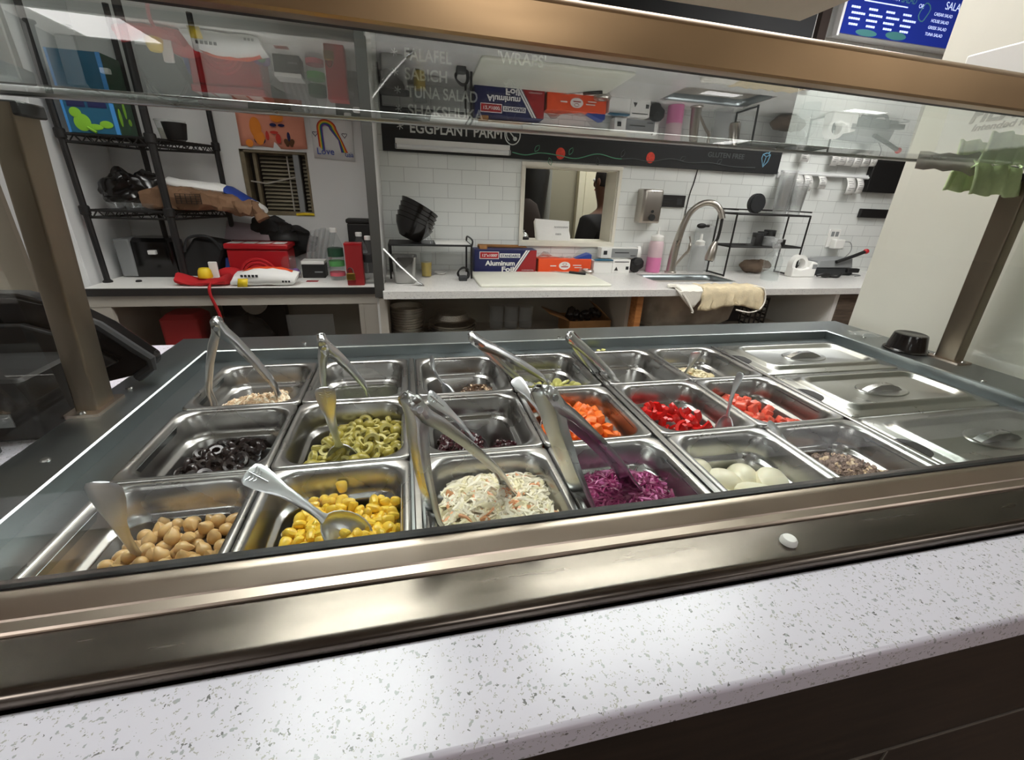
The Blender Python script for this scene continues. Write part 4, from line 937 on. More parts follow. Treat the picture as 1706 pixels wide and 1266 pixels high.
part('push_button', MB().tube([(1.70, WY-.082, .205), (1.70, WY-.096, .203)], .018, 16), M_['dkgrey'], t)
part('lock', MB().tube([(1.70, WY-.085, .236), (1.70, WY-.090, .236)], .008, 12), M_['dkgrey'], t)
t = thing('outlet_charger', 'white wall outlet with a plugged-in charger and trailing cable', 'outlet', (3.10, WY-.02, .05))
part('plate', MB().bx(3.05, 3.14, WY-.010, WY-.001, .05, .165), M_['white'], t, bev=.003)
part('socket', MB().bx(3.066, 3.090, WY-.012, WY-.010, .12, .15).bx(3.100, 3.124, WY-.012, WY-.010, .12, .15), M_['grey'], t)
part('charger', MB().bx(3.075, 3.150, WY-.055, WY-.012, .045, .105), M_['white'], t, bev=.006)
part('cable', MB().tube(smooth_path([(3.150, WY-.04, .09), (3.20, WY-.05, .085), (3.21, WY-.06, .03), (3.14, WY-.07, -.03), (3.07, WY-.09, -.085), (3.16, WY-.13, CT+.004), (3.20, WY-.19, CT+.003), (3.12, WY-.22, CT+.003)]), .0028, 6), M_['grey'], t)
single('wall_cable', MB().tube(smooth_path([(1.993, WY-.003, .466), (1.985, WY-.004, .40), (1.972, WY-.004, .34), (1.965, WY-.004, .25), (1.962, WY-.004, .18)]), .003, 6), M_['black'], 'black cable hanging down the tiles from the chalkboard above the faucet', 'cable')

# ------------------------------------------------------------------ in the pass-through opening
t = thing('service_bell', 'small chrome counter bell at the left of the pass-through opening', 'bell', (.990, WY+.05, wz0+.004))
lpart('base', MB().lathe([(.030, 0), (.031, .002), (.031, .012), (.026, .015)], 20), M_['black'], t)
lpart('dome', MB().lathe([(.0265, .0155), (.026, .022), (.021, .032), (.012, .038), (.003, .040)], 20), M_['chrome'], t)
lpart('button', MB().lathe([(.003, .0395), (.003, .047), (.005, .048), (.005, .051), (.001, .052)], 10), M_['chrome'], t)
t = thing('paper_bag', 'folded white paper bag with handwriting in the pass-through opening', 'paper bag', (1.155, WY+.05, wz0+.004))
pb = MB(); rings = []
for z, w, dd, ox in ((0, .20, .055, .01), (.02, .205, .055, .006), (.06, .20, .04, .0), (.092, .21, .022, -.004), (.108, .205, .012, .0)):
    rings.append([V(p.x+ox+random.uniform(-.004, .004), p.y, z+.0-(p.x*.05 if z > .05 else 0)+random.uniform(-.002, .002)*(z > .01)) for p in rrect(0, 0, w, dd, .012, z, 3)])
lpart('bag', pb.loft(rings), M_['paper'], t, ang=70)
wr = MB()
for k in range(7):
    x = .005+.012*k; wr.tube(smooth_path([(x, -.0292+.0, .068), (x+.004, -.029, .078), (x+.007, -.029, .068), (x+.010, -.029, .076)], 3), .0009, 4)
for k in range(4): wr.tube(smooth_path([(.015+.009*k, -.031, .030), (.018+.009*k, -.031, .040), (.021+.009*k, -.031, .030)], 3), .0009, 4)
lpart('handwriting', wr, M_['dkgrey'], t)
# person in a black shirt behind the opening, seen from the back
def skin(name, verts, edges, radii, m, parent=None, root=0, sub=2):
    me = bpy.data.meshes.new(name); me.from_pydata(verts, edges, []); me.materials.append(m)
    o = bpy.data.objects.new(name, me); COL.objects.link(o)
    if parent: o.parent = parent
    k = o.modifiers.new('sk', 'SKIN'); k.use_smooth_shade = True
    for v_, r_ in zip(me.skin_vertices[0].data, radii): v_.radius = r_ if isinstance(r_, tuple) else (r_, r_)
    me.skin_vertices[0].data[root].use_root = True
    u = o.modifiers.new('ss', 'SUBSURF'); u.levels = u.render_levels = sub
    return o
pr = bpy.data.objects.new('person', None); COL.objects.link(pr); pr.location = (1.80, 2.92, 0)
pr['label'] = 'person in a black shirt seen from behind through the pass-through opening'; pr['category'] = 'person'
pr.rotation_euler = (0, 0, .5)
# seated on a stool: heights are above the floor
bodyv = [(0, 0, .56), (0, .01, .72), (0, .02, .90), (0, .02, 1.04), (0, .03, 1.12), (0, .05, 1.22), (0, .06, 1.30), (0, .055, 1.36),
         (-.19, .02, 1.02), (-.24, .03, .80), (-.20, .22, .70), (-.17, .30, .69), (.19, .02, 1.02), (.24, .03, .80), (.20, .22, .70), (.17, .30, .69),
         (-.10, .02, .53), (-.13, .40, .52), (-.13, .38, .10), (-.13, .48, .05), (.10, .02, .53), (.13, .40, .52), (.13, .38, .10), (.13, .48, .05)]
bodye = [(0, 1), (1, 2), (2, 3), (3, 4), (4, 5), (5, 6), (6, 7), (3, 8), (8, 9), (9, 10), (10, 11), (3, 12), (12, 13), (13, 14), (14, 15), (0, 16), (16, 17), (17, 18), (18, 19), (0, 20), (20, 21), (21, 22), (22, 23)]
bodyr = [(.15, .11), (.14, .10), (.16, .11), (.13, .09), .055, .075, .085, .06, .065, .05, .04, .035, .065, .05, .04, .035, .08, .075, .05, .045, .08, .075, .05, .045]
skin('body', bodyv, bodye, bodyr, M_['skin'], pr)
skin('shirt', [(0, 0, .58), (0, .01, .72), (0, .02, .90), (0, .02, 1.04), (0, .025, 1.085), (-.195, .02, 1.02), (-.24, .03, .84), (.195, .02, 1.02), (.24, .03, .84)], [(0, 1), (1, 2), (2, 3), (3, 4), (3, 5), (5, 6), (3, 7), (7, 8)], [(.165, .125), (.155, .115), (.172, .122), (.145, .102), .075, .078, .068, .078, .068], M_['shirt'], pr)
skin('trousers', [(0, 0, .55), (-.10, .02, .53), (-.13, .40, .52), (-.13, .38, .14), (.10, .02, .53), (.13, .40, .52), (.13, .38, .14)], [(0, 1), (1, 2), (2, 3), (0, 4), (4, 5), (5, 6)], [.13, .095, .088, .06, .095, .088, .06], M_['jean'], pr)
hm = MB().ball((0, .035, 1.325), .105, (.86, .98, 1.0), 18, 12); hm.v = [p for p in hm.v]
for p in hm.v:
    if p.y > .10: p.y = .10+(p.y-.10)*.2
    if p.z < 1.27: p.z = 1.27+(p.z-1.27)*.3
put('hair', hm.mesh('hair', M_['hair']), pr)
fc = MB()
for s_ in (-1, 1): fc.ball((s_*.088, .05, 1.295), .022, (.4, .8, 1.25), 8, 6)
put('ear', fc.mesh('ear', M_['skin']), pr)
put('nose', MB().ball((0, .148, 1.285), .018, (.8, .9, 1.3), 8, 6).mesh('nose', M_['skin']), pr)
put('eye', MB().ball((-.034, .132, 1.31), .011, n=8).ball((.034, .132, 1.31), .011, n=8).mesh('eye', M_['white']), pr)
put('mouth', MB().ball((0, .135, 1.245), .024, (1, .4, .3), 10, 6).mesh('mouth', M_['redd']), pr)
t = thing('stool', 'dark stool under the person behind the pass-through opening', 'stool', (1.80, 2.92, -.9))
lpart('seat', MB().lathe([(.15, .34), (.16, .35), (.16, .37), (.14, .38)], 20), M_['black'], t)
for sx_ in (-1, 1):
    for sy_ in (-1, 1): lpart('leg', MB().tube([(sx_*.09, sy_*.09, .34), (sx_*.15, sy_*.15, 0)], .012, 8), M_['black'], t)
# dark coats hanging on the left behind the opening, grey curtain beside them
t = thing('hanging_coat', 'black coat hanging behind the left of the pass-through opening', 'coat', (1.20, 2.86, .04))
co = MB(); rings = []
for z, w, dd in ((.62, .04, .04), (.56, .08, .06), (.44, .105, .08), (.30, .09, .08), (.10, .08, .08), (.04, .08, .07)):
    rings.append([V(1.195+w*math.cos(a)*(1+.08*math.sin(5*a+z*9)), 2.85+dd*math.sin(a), z) for a in [2*PI*k/20 for k in range(20)]])
part('coat_body', co.loft(rings), M_['black'], t)
part('hook', MB().tube([(1.195, 2.86, .60), (1.195, 2.86, .68), (1.195, 3.49, .68)], .006, 6), M_['grey'], t)
t = thing('hanging_jacket', 'dark brown jacket hanging low at the left of the pass-through opening', 'jacket', (1.10, 2.66, -.3))
rings = []
for z, w, dd in ((.27, .04, .04), (.24, .09, .06), (.16, .12, .08), (.05, .13, .09), (-.10, .13, .09), (-.30, .12, .08)):
    rings.append([V(1.085+w*math.cos(a), 2.66+dd*math.sin(a), z) for a in [2*PI*k/18 for k in range(18)]])
part('jacket_body', MB().loft(rings), M_['browng'], t)
part('hook', MB().tube([(1.085, 2.66, .26), (1.085, 2.66, .70), (.3, 2.66, .70)], .005, 6), M_['grey'], t)
rings = []
for z in (.60, .40, .2, 0, -.3):
    rings.append([V(1.350+.038*math.cos(a)*(1+.12*math.sin(4*a)), 3.05+.05*math.sin(a), z) for a in [2*PI*k/24 for k in range(24)]])
t = thing('hanging_curtain', 'pale grey curtain bunched up behind the pass-through opening', 'curtain', (1.35, 3.05, -.3))
part('fabric', MB().loft(rings), mat('grey curtain', (146, 146, 140), .8), t)
part('rod', MB().tube([(1.35, 3.05, .59), (1.35, 3.05, .70), (1.35, 3.49, .70)], .006, 6), M_['grey'], t)

# ------------------------------------------------------------------ on the back counter
t = thing('cutting_board', 'large white cutting board lying on the back counter', 'cutting board', (.99, 1.92, CT))
part('board', rbox(.985, 1.89, CT, .66, .36, .012, .012, .003), M_['board'], t)
KZ = CT+.012
t = thing('kitchen_knife', 'small knife with a black handle lying on the cutting board', 'knife', (1.20, 2.02, KZ))
t.rotation_euler = (0, 0, -.62)
lpart('blade', MB().loft([[V(x, -w/2, .002), V(x, -w/2, .0034), V(x, w/2, .0028), V(x, w/2, .002)] for x, w in ((-.115, .002), (-.09, .012), (-.04, .018), (.0, .018))]), M_['cut'], t)
lpart('handle', MB().loft([rrect(0, .003, w, .013+.0*w, .004, 0, 3) for w in (.02,)]*0+[[V(x, y, z) for y, z in ((-hw, .001), (hw, .001), (hw*1.1, .009), (0, .013), (-hw*1.1, .009))] for x, hw in ((0, .009), (.02, .010), (.06, .011), (.085, .010), (.092, .006))]), M_['black'], t)
# wire stand with black bowls
t = thing('wire_stand', 'low black wire stand holding black bowls beside the divider', 'stand', (.44, 2.0, CT))
sx_0, sx_1, sy_0, sy_1, sh = .252, .645, 1.93, 2.13, .155
for x in (sx_0, sx_1):
    for y in (sy_0, sy_1): part('leg', MB().tube([(x, y, CT), (x, y, CT+sh)], .005, 6), M_['black'], t)
part('top_shelf', MB().bx(sx_0-.005, sx_1+.005, sy_0-.005, sy_1+.005, CT+sh, CT+sh+.008), M_['black'], t, bev=.002)
part('shelf_liner', MB().bx(sx_0+.22, sx_1-.005, sy_0+.01, sy_1-.01, CT+sh+.0082, CT+sh+.0095), M_['white'], t)
part('end_loop', MB().tube(smooth_path([(sx_1, sy_0, CT+sh), (sx_1+.004, sy_0, CT+sh+.03), (sx_1+.004, sy_1, CT+sh+.03), (sx_1, sy_1, CT+sh)], 4), .0045, 6), M_['black'], t)
for k in range(5):
    o = single('serving_bowl', MB().lathe([(.035, 0), (.05, .004), (.083, .05), (.094, .078), (.0955, .08), (.092, .079), (.081, .052), (.05, .008), (.0001, .006)], 32, cap1=False), M_['blackg'], 'glossy black bowl nested in the leaning stack on the wire stand', 'bowl', 'black bowls on the wire stand', base=(0, 0, 0))
    o.location = (.345+.006*k, 2.02-.002*k, CT+sh+.024+.020*k+H); o.rotation_euler = (-.15, .42+.02*k, 0)
t = thing('funnel', 'clear glass carafe neck in front of the black bowls', 'carafe', (.432, 1.96, CT+sh+.009))
lpart('body', MB().lathe([(.030, 0), (.031, .003), (.022, .025), (.010, .05), (.008, .075), (.010, .105), (.0092, .105), (.0072, .075), (.0092, .05), (.021, .026), (.029, .004)], 20, cap1=False), M_['clear'], t)
t = thing('steel_tub', 'deep steel food tub on the counter beside the divider', 'tub', (.318, 1.845, CT))
lpart('tub', MB().loft([rrect(0, 0, .085, .085, .015, 0, 4), rrect(0, 0, .092, .092, .016, .004, 4), rrect(0, 0, .108, .108, .018, .118, 4), rrect(0, 0, .116, .116, .018, .119, 4), rrect(0, 0, .117, .117, .018, .122, 4), rrect(0, 0, .104, .104, .016, .121, 4), rrect(0, 0, .088, .088, .015, .02, 4)], True, True), M_['pan'], t)
tg = thing('scoop', 'long steel scoop leaning against the deep steel tub', 'scoop', (.245, 1.765, .0))
part('handle', MB().tube([(.232, 1.775, .055), (.30, 1.765, -.02), (.37, 1.755, -.085)], .0065, 8, .5), M_['pan'], tg)
part('blade', MB().loft([[V(x, 1.755+dy, z) for dy in (-.014, 0, .014)] for x, z in ((.362, -.078), (.385, -.092), (.402, -.1035))], False, False, False), M_['cut'], tg, solid=.002)
t = thing('oil_cup', 'clear cup of yellow olive oil beside the deep steel tub', 'cup', (.425, 1.985, CT))
lpart('cup', MB().lathe([(.024, 0), (.025, .002), (.030, .118), (.029, .118), (.024, .004)], 20, cap1=False), M_['clear'], t)
lpart('oil', MB().lathe([(.0236, .0045), (.0262, .072), (.0001, .0722)], 20), M_['oil'], t)
single('saucer', MB().lathe([(.02, 0), (.022, .003), (.034, .010), (.033, .011), (.02, .005), (.0001, .004)], 20, (.50, 2.06, CT)), M_['white'], 'small white saucer under the wire stand', 'saucer')
t = thing('charger_cable', 'black charger with coiled cable at the right leg of the wire stand', 'charger', (.60, 1.90, CT))
cc = MB()
for k in range(3): cc.tube(smooth_path([(.60+.03*math.cos(a)*(1-.1*k), 1.885+.012*math.sin(a*2)+.01*k, CT+.034+.026*math.sin(a)) for a in [2*PI*j/9 for j in range(10)]], 3), .004, 6)
part('cable', cc, M_['black'], t); part('plug', MB().bx(.575, .615, 1.86, 1.90, CT, CT+.024), M_['dkgrey'], t, bev=.004)

# aluminium foil box
t = thing('foil_box', 'navy and red foil roll box standing behind the cutting board', 'box', (.855, 2.145, CT))
fx0, fx1, fy0, fz1 = .685, 1.03, 2.10, .018
part('carton', MB().bx(fx0, fx1, fy0, 2.19, CT, fz1), M_['blue'], t, bev=.002)
part('open_flap', MB().loft([[V(fx0+.03, 2.19, fz1+.001), V(fx1-.03, 2.19, fz1+.001)], [V(fx0+.03, 2.192, fz1+.018), V(fx1-.05, 2.192, fz1+.016)]], False, False, False), M_['card'], t, solid=.002)
part('roll_core', MB().tube([(fx0+.03, 2.135, fz1-.004), (fx0+.07, 2.135, fz1-.004)], .022, 16), M_['card'], t)
E_ = fy0-.0008
part('red_panel', MB().loft([[V(x, y, z) for x, z in ((fx1-.115, CT+.002), (fx1-.001, CT+.002), (fx1-.001, fz1-.002), (fx1-.035, fz1-.002))] for y in (E_, E_+.0006)]), M_['redd'], t)
st = MB()
for k in range(2): st.loft([[V(x, y, z) for x, z in ((fx1-.128-.013*k, CT+.002), (fx1-.119-.013*k, CT+.002), (fx1-.039-.013*k, fz1-.002), (fx1-.048-.013*k, fz1-.002))] for y in (E_, E_+.0006)])
part('white_stripe', st, M_['white'], t)
part('size_patch', MB().bx(fx0+.030, fx0+.130, E_-.0004, E_+.001, fz1-.046, fz1-.014).bx(0, 0, 0, 0, 0, 0), M_['red'], t)
part('size_border', MB().bx(fx0+.027, fx0+.133, E_-.0002, E_+.0012, fz1-.049, fz1-.011), M_['white'], t)
text('lettering', "12\"x1000'", M_['white'], t, (fx0+.038, E_-.001, fz1-.037), .082, .03, .015, thick=.0003, bold=.0005)
part('standard_patch', MB().bx(fx0+.138, fx0+.252, E_-.0002, E_+.001, fz1-.042, fz1-.020), M_['white'], t)
text('lettering', 'STANDARD', M_['blue'], t, (fx0+.143, E_-.001, fz1-.038), .104, .03, .014, thick=.0003, bold=.0008)
text('lettering', 'Aluminum', M_['white'], t, (fx0+.060, E_-.001, CT+.040), .165, .05, .027, thick=.0003, bold=.0016)
text('lettering', 'Foil', M_['white'], t, (fx0+.148, E_-.001, CT+.008), .068, .05, .027, thick=.0003, bold=.0016)
text('lettering', 'COMMERCIAL', M_['white'], t, (fx1-.082, E_-.001, CT+.012), .07, .02, .006, thick=.0002)
# orange film box
t = thing('film_box', 'long orange film box with a white oval label behind the board', 'box', (1.20, 2.14, CT))
ox0, ox1 = 1.045, 1.36
part('carton', MB().bx(ox0, ox1, 2.105, 2.185, CT, -.028), M_['orange'], t, bev=.003)
part('oval_label', MB().tube([(1.20, 2.1044, -.068), (1.20, 2.1036, -.068)], .034, 24, .62) if 0 else MB().loft([[V(1.20+.034*math.cos(2*PI*k/24), y, -.066+.022*math.sin(2*PI*k/24)) for k in range(24)] for y in (2.1046, 2.1038)]), M_['white'], t)
part('label_print', MB().tube([V(1.20+.012*math.cos(2*PI*k/12), 2.1036, -.057+.007*math.sin(2*PI*k/12)) for k in range(13)], .0012, 4).bx(1.18, 1.222, 2.1032, 2.1038, -.074, -.069), M_['redd'], t)
part('side_print', MB().bx(1.115, 1.15, 2.1040, 2.1048, -.070, -.064).bx(1.25, 1.30, 2.1040, 2.1048, -.066, -.061).bx(1.26, 1.305, 2.1040, 2.1048, -.078, -.074), M_['white'], t)
fm = MB().loft([[V(1.06+.02*i, 2.13+.01*math.sin(i*2), -.0275+max(.0, .036*math.exp(-((i-1.5)/1.6)**2))+.006*random.random()) for i in range(13)], [V(1.06+.02*i, 2.17, -.0265+.004*random.random()) for i in range(13)]], False, False, False)
part('loose_film', fm, M_['clearhaze'], t, solid=.0008)
# bags and boxes at the right
single('plastic_packet', MB().loft([[V(x, 2.17+dd*.5*s_, z) for s_, z in ((-1, -.035), (1, -.035), (1.2, -.035+h_), (-.6, -.035+h_*.9))] for x, dd, h_ in ((1.27, .01, .01), (1.31, .03, .045), (1.36, .03, .062), (1.42, .03, .058), (1.47, .01, .03))]), M_['clear'], 'clear plastic packet slumped on the white boxes behind the orange box', 'packet')
single('glove_packet', MB().loft([[V(x, 2.13+.02*s_, z) for s_, z in ((-1, -.030), (1, -.030), (1, -.030+h_), (-1, -.030+h_*.8))] for x, h_ in ((1.265, .004), (1.30, .018), (1.34, .034), (1.36, .03))]), M_['royal'], 'blue packet lying on top of the orange film box', 'packet')
t = thing('wrap_box', 'grey and white film roll box resting on the white cartons', 'box', (1.54, 2.16, -.035))
part('carton', MB().bx(1.425, 1.66, 2.13, 2.19, -.026, .033), M_['white'], t, bev=.003)
part('grey_panel', MB().bx(1.49, 1.655, 2.1290, 2.1298, -.022, .029), M_['grey'], t)
part('label_print', MB().bx(1.51, 1.60, 2.1282, 2.1289, .004, .009).bx(1.44, 1.462, 2.1282, 2.1297, -.006, .016).bx(1.61, 1.645, 2.1282, 2.1289, -.012, -.008), M_['dkgrey'], t)
single('tape_roll', MB().loft([[V(1.655+.012*math.sin(q)*.0+dx, 2.16+r_*math.cos(q)*.5, .0+r_*math.sin(q)) for q in [2*PI*k/24 for k in range(24)]] for dx, r_ in ((.008, .030), (.028, .030), (.028, .040), (.008, .040), (.008, .030))], False, False), M_['white'], 'white tape roll at the end of the grey wrap box', 'tape roll')
t = thing('white_carton', 'plain white carton on the counter right of the orange box', 'box', (1.425, 2.11, CT))
part('carton', MB().bx(1.372, 1.487, 2.095, 2.16, CT, -.036), M_['white'], t, bev=.002)
t = thing('printed_carton', 'white carton with small black symbols beside the pink bottle', 'box', (1.54, 2.11, CT))
part('carton', MB().bx(1.489, 1.600, 2.095, 2.17, CT, -.028), M_['white'], t, bev=.002)
part('printed_symbol', MB().loft([[V(x, y, z) for x, z in ((1.502, -.090), (1.526, -.090), (1.514, -.068))] for y in (2.0945, 2.0938)]).bx(1.574, 1.592, 2.0938, 2.0945, -.085, -.067).bx(1.50, 1.59, 2.0938, 2.0945, -.043, -.039), M_['black'], t)
single('teal_packet', MB().loft([[V(x, 2.10+.015*s_, z) for s_, z in ((-1, -.0335), (1, -.0335), (1, -.0335+h_), (-1, -.0335+h_))] for x, h_ in ((1.375, .002), (1.40, .007), (1.44, .006), (1.486, .004))]), M_['teal'], 'flat teal packet lying on the plain white carton', 'packet')
single('tape_dish', MB().lathe([(.040, 0), (.043, .002), (.043, .010), (.038, .016), (.026, .017), (.024, .012), (.0001, .011)], 24, (1.312, 2.05, CT+.012)), M_['nickel'], 'round grey dish on the corner of the cutting board', 'dish')
single('black_pouch', crumple(MB().ball((1.655, 2.125, CT+.045), .045, (1.0, .6, .95), 20, 14), .010, 40), M_['black'], 'black plastic bag between the printed carton and the pink bottle', 'bag')
# pink bottle
t = thing('squeeze_bottle', 'squeeze bottle half full of pink liquid beside the faucet', 'squeeze bottle', (1.775, 2.14, CT))
lpart('bottle', MB().lathe([(.040, 0), (.042, .003), (.042, .165), (.036, .180), (.030, .186)], 24, cap1=False), mat('pink cloudy bottle', (216, 190, 196), .3, vary=.05), t)
lpart('liquid', MB().lathe([(.0422, .002), (.0426, .005), (.0426, .085), (.0422, .088)], 24, cap1=False), M_['pink'], t)
lpart('cap', MB().lathe([(.036, .181), (.037, .184), (.037, .205), (.030, .212), (.010, .216), (.006, .228), (.0035, .256), (.0001, .257)], 24), M_['white'], t)
# faucet
t = thing('faucet', 'tall brushed nickel gooseneck faucet with a pull-down spray head', 'faucet', (1.885, 2.12, CT))
part('base', MB().lathe([(.034, CT), (.034, CT+.006), (.030, CT+.010)], 20, (1.885, 2.12, 0)), M_['nickel'], t)
part('neck', MB().tube(smooth_path([(1.885, 2.12, CT+.004), (1.888, 2.12, .02), (1.90, 2.10, .16), (1.925, 2.08, .245), (1.97, 2.05, .290), (2.02, 2.02, .290), (2.055, 2.0, .255), (2.068, 1.99, .215)], 6), [.028-.011*min(1, k/16) for k in range(43)], 12), M_['nickel'], t)
part('hose', MB().tube(smooth_path([(2.068, 1.99, .215), (2.066, 1.985, .16), (2.062, 1.985, .11), (2.050, 1.985, .085)], 4), .008, 8), M_['black'], t)
part('spray_head', MB().tube([(2.054, 1.985, .092), (2.046, 1.985, .06), (2.038, 1.985, .01), (2.036, 1.985, -.012)], [.012, .024, .028, .026], 14), M_['nickel'], t)
part('spray_face', MB().tube([(2.036, 1.985, -.0125), (2.0355, 1.985, -.016)], .022, 14), M_['black'], t)
part('side_handle', MB().tube(smooth_path([(1.905, 2.11, -.06), (1.935, 2.09, .0), (1.955, 2.08, .03), (1.958, 2.08, .075), (1.945, 2.08, .11)], 4), [.012]*6+[.014]*6+[.008]*5, 8, .6), M_['nickel'], t)
# white bottle behind the faucet
t = thing('spray_bottle', 'clear bottle with a white nozzle behind the spray head', 'bottle', (2.06, 2.13, CT))
lpart('bottle', MB().lathe([(.046, 0), (.049, .004), (.049, .13), (.040, .155), (.022, .165)], 20, cap1=False), M_['clearhaze'], t)
lpart('cap', MB().lathe([(.026, .160), (.027, .163), (.027, .183), (.018, .188), (.008, .192), (.006, .225), (.0001, .226)], 16), M_['white'], t)
single('plastic_tray', rbox(2.11, 2.17, CT, .13, .03, .27, .01, .006), M_['clearhaze'], 'hazy clear plastic container standing behind the faucet', 'container')
single('dark_knob', MB().ball((2.06, 2.15, .165), .030, (1.1, .5, .5), 12, 8).tube([(2.06, 2.15, .165), (2.11, 2.15, .165)], .008, 6), M_['black'], 'dark clip on top of the hazy plastic container', 'clip')
# two-tier black wire rack with cups
t = thing('cup_rack', 'two-tier black wire rack holding clear cups right of the faucet', 'rack', (2.42, 2.08, CT))
cx0, cx1, cy0, cy1, top_ = 2.16, 2.66, 1.99, 2.15, .243
for x, sl_ in ((cx0, 0), (cx1, 0)):
    for y in (cy0, cy1): part('leg', MB().tube([(x, y, CT), (x, y, top_)], .0055, 6), M_['black'], t)
for z in (top_, .065):
    sh_ = MB()
    sh_.tube([(cx0, cy0, z), (cx1, cy0, z), (cx1, cy1, z), (cx0, cy1, z), (cx0, cy0, z)], .0055, 6)
    for k in range(1, 8): sh_.tube([(cx0, cy0+(cy1-cy0)*k/8, z), (cx1, cy0+(cy1-cy0)*k/8, z)], .0022, 5)
    part('wire_shelf', sh_, M_['black'], t)
part('rail', MB().tube([(cx0, cy0, top_+.022), (cx0, cy1, top_+.022), (cx1, cy1, top_+.022), (cx1, cy0, top_+.022)], .004, 6).tube([(cx0, cy0, CT+.006), (cx0, cy1, CT+.006)], .005, 6).tube([(cx1, cy0, CT+.006), (cx1, cy1, CT+.006)], .005, 6), M_['black'], t)
single('cup_lid_stack', MB().tube([(2.325, 2.05, top_+.058), (2.325, 2.07, top_+.058)], .054, 28).tube([(2.325, 2.044, top_+.058), (2.325, 2.05, top_+.058)], .047, 28), M_['dkgrey'], 'round dark lid standing on edge on top of the cup rack', 'lid')
def cup_mesh(h): return MB().lathe([(.032, 0), (.033, .002), (.041, h-.004), (.0425, h-.002), (.0425, h), (.0405, h), (.0315, .004)], 18, cap1=False).mesh('plastic_cup', M_['cupclear'])
cu = cup_mesh(.12)
for i, (x, y, n) in enumerate(((2.485, 2.05, 9), (2.540, 2.10, 10), (2.600, 2.06, 6))):
    for k in range(n):
        o = put('plastic_cup', cu, None, (x, y, top_+.0055+.013*k+H)); o.rotation_euler = (0, 0, k); o['category'] = 'cup'; o['group'] = 'clear cups on the rack'
        o['label'] = ('clear plastic cup in the left stack on the cup rack', 'clear plastic cup in the middle stack on the cup rack', 'clear plastic cup in the short right stack on the cup rack')[i]
for i, (x, y, h_, r_, m, lb) in enumerate(((2.39, 2.06, .070, .030, 'black', 'black jar on the left of the rack lower shelf'), (2.455, 2.10, .075, .028, 'black', 'black jar in the middle of the rack lower shelf'), (2.515, 2.11, .085, .034, 'black', 'taller black jar on the right of the rack lower shelf'), (2.45, 2.03, .052, .032, 'grey', 'small silver tin at the front of the rack lower shelf'), (2.57, 2.06, .035, .022, 'black', 'low black lid on the right of the rack lower shelf'), (2.34, 2.05, .045, .022, 'clear', 'small clear cup at the left of the rack lower shelf'))):
    t = thing('jar', lb, 'jar', (x, y, .0705), 0, 'jars on the rack')
    lpart('body', MB().lathe([(r_*.95, 0), (r_, .003), (r_, h_*.75), (r_*.96, h_*.78)], 16), M_[m], t)
    lpart('lid', MB().lathe([(r_*1.02, h_*.78), (r_*1.02, h_*.98), (r_*.9, h_)], 16), M_['dkgrey' if m == 'black' else m], t)
single('bread_loaf', crumple(MB().ball((2.46, 2.10, CT+.046), .06, (1.7, .75, .7), 24, 16), .014, 30), mat('brown bundle', (96, 80, 66), .8), 'brown paper bundle under the cup rack', 'bundle')
# clear spray bottle
t = thing('water_bottle', 'clear spray bottle standing in front of the cup rack', 'bottle', (2.375, 1.875, CT))
lpart('bottle', MB().lathe([(.045, 0), (.048, .004), (.048, .07), (.044, .075), (.048, .08), (.048, .115), (.035, .145), (.018, .16), (.016, .175)], 20, cap1=False), M_['clear'], t)
lpart('water', MB().lathe([(.044, .003), (.0465, .006), (.0465, .06), (.0001, .0605)], 20), M_['clear'], t)
lpart('sprayer', MB().lathe([(.018, .172), (.019, .175), (.019, .195), (.012, .200), (.012, .215)], 14).bx(-.045, .02, -.010, .010, .212, .232).bx(-.030, -.024, -.006, .006, .180, .212), M_['clearhaze'], t, bev=.002)
# white tape dispenser, panini press, black cable
t = thing('tape_dispenser', 'white tape dispenser on the counter right of the cup rack', 'tape dispenser', (2.70, 1.99, CT))
lpart('body', MB().prism([(-.085, 0), (.085, 0), (.085, .085), (.045, .095), (.03, .055), (-.03, .045), (-.085, .06)], -.03, .03), M_['white'], t, bev=.006)
lpart('roll', MB().loft([[V(-.035+r_*math.cos(q), y, .075+r_*math.sin(q)) for q in [2*PI*k/28 for k in range(28)]] for y, r_ in ((-.02, .035), (-.02, .055), (.02, .055), (.02, .035), (-.02, .035))], False, False), M_['white'], t)
lpart('cutter', MB().bx(.05, .082, -.0306, -.028, .050, .078), M_['grey'], t)
t = thing('panini_press', 'grey contact grill with a black handle against the right end wall', 'grill', (3.0, 2.10, CT))
lpart('base', rbox(0, 0, 0, .30, .16, .045, .015, .006), M_['dkgrey'], t)
lpart('lid', MB().loft([rrect(-.005, 0, .29, .155, .02, z) for z in (.050,)]+[[V(p.x, p.y, .095+p.x*.06) for p in rrect(-.005, 0, .27, .14, .02, 0)]]), M_['grey'], t)
lpart('handle', MB().tube([(-.02, -.085, .085), (.10, -.09, .125), (.17, -.09, .150)], .011, 10), M_['black'], t)
lpart('handle_tip', MB().ball((.18, -.09, .153), .016, (1.2, 1, 1), 12, 8), M_['red'], t)
lpart('grill_foot', MB().bx(.08, .17, -.10, -.07, .020, .046), M_['black'], t, bev=.004)
single('black_cable', MB().tube(smooth_path([(2.79, 1.95, CT+.012), (2.83, 1.94, CT+.022), (2.87, 1.96, CT+.012), (2.92, 1.93, CT+.007), (2.97, 1.95, CT+.022)]), [.008]*25, 6).ball((2.85, 1.945, CT+.016), .02, (1.8, .8, .75), 12, 8), M_['black'], 'black cable and clip lying in front of the grill', 'cable')
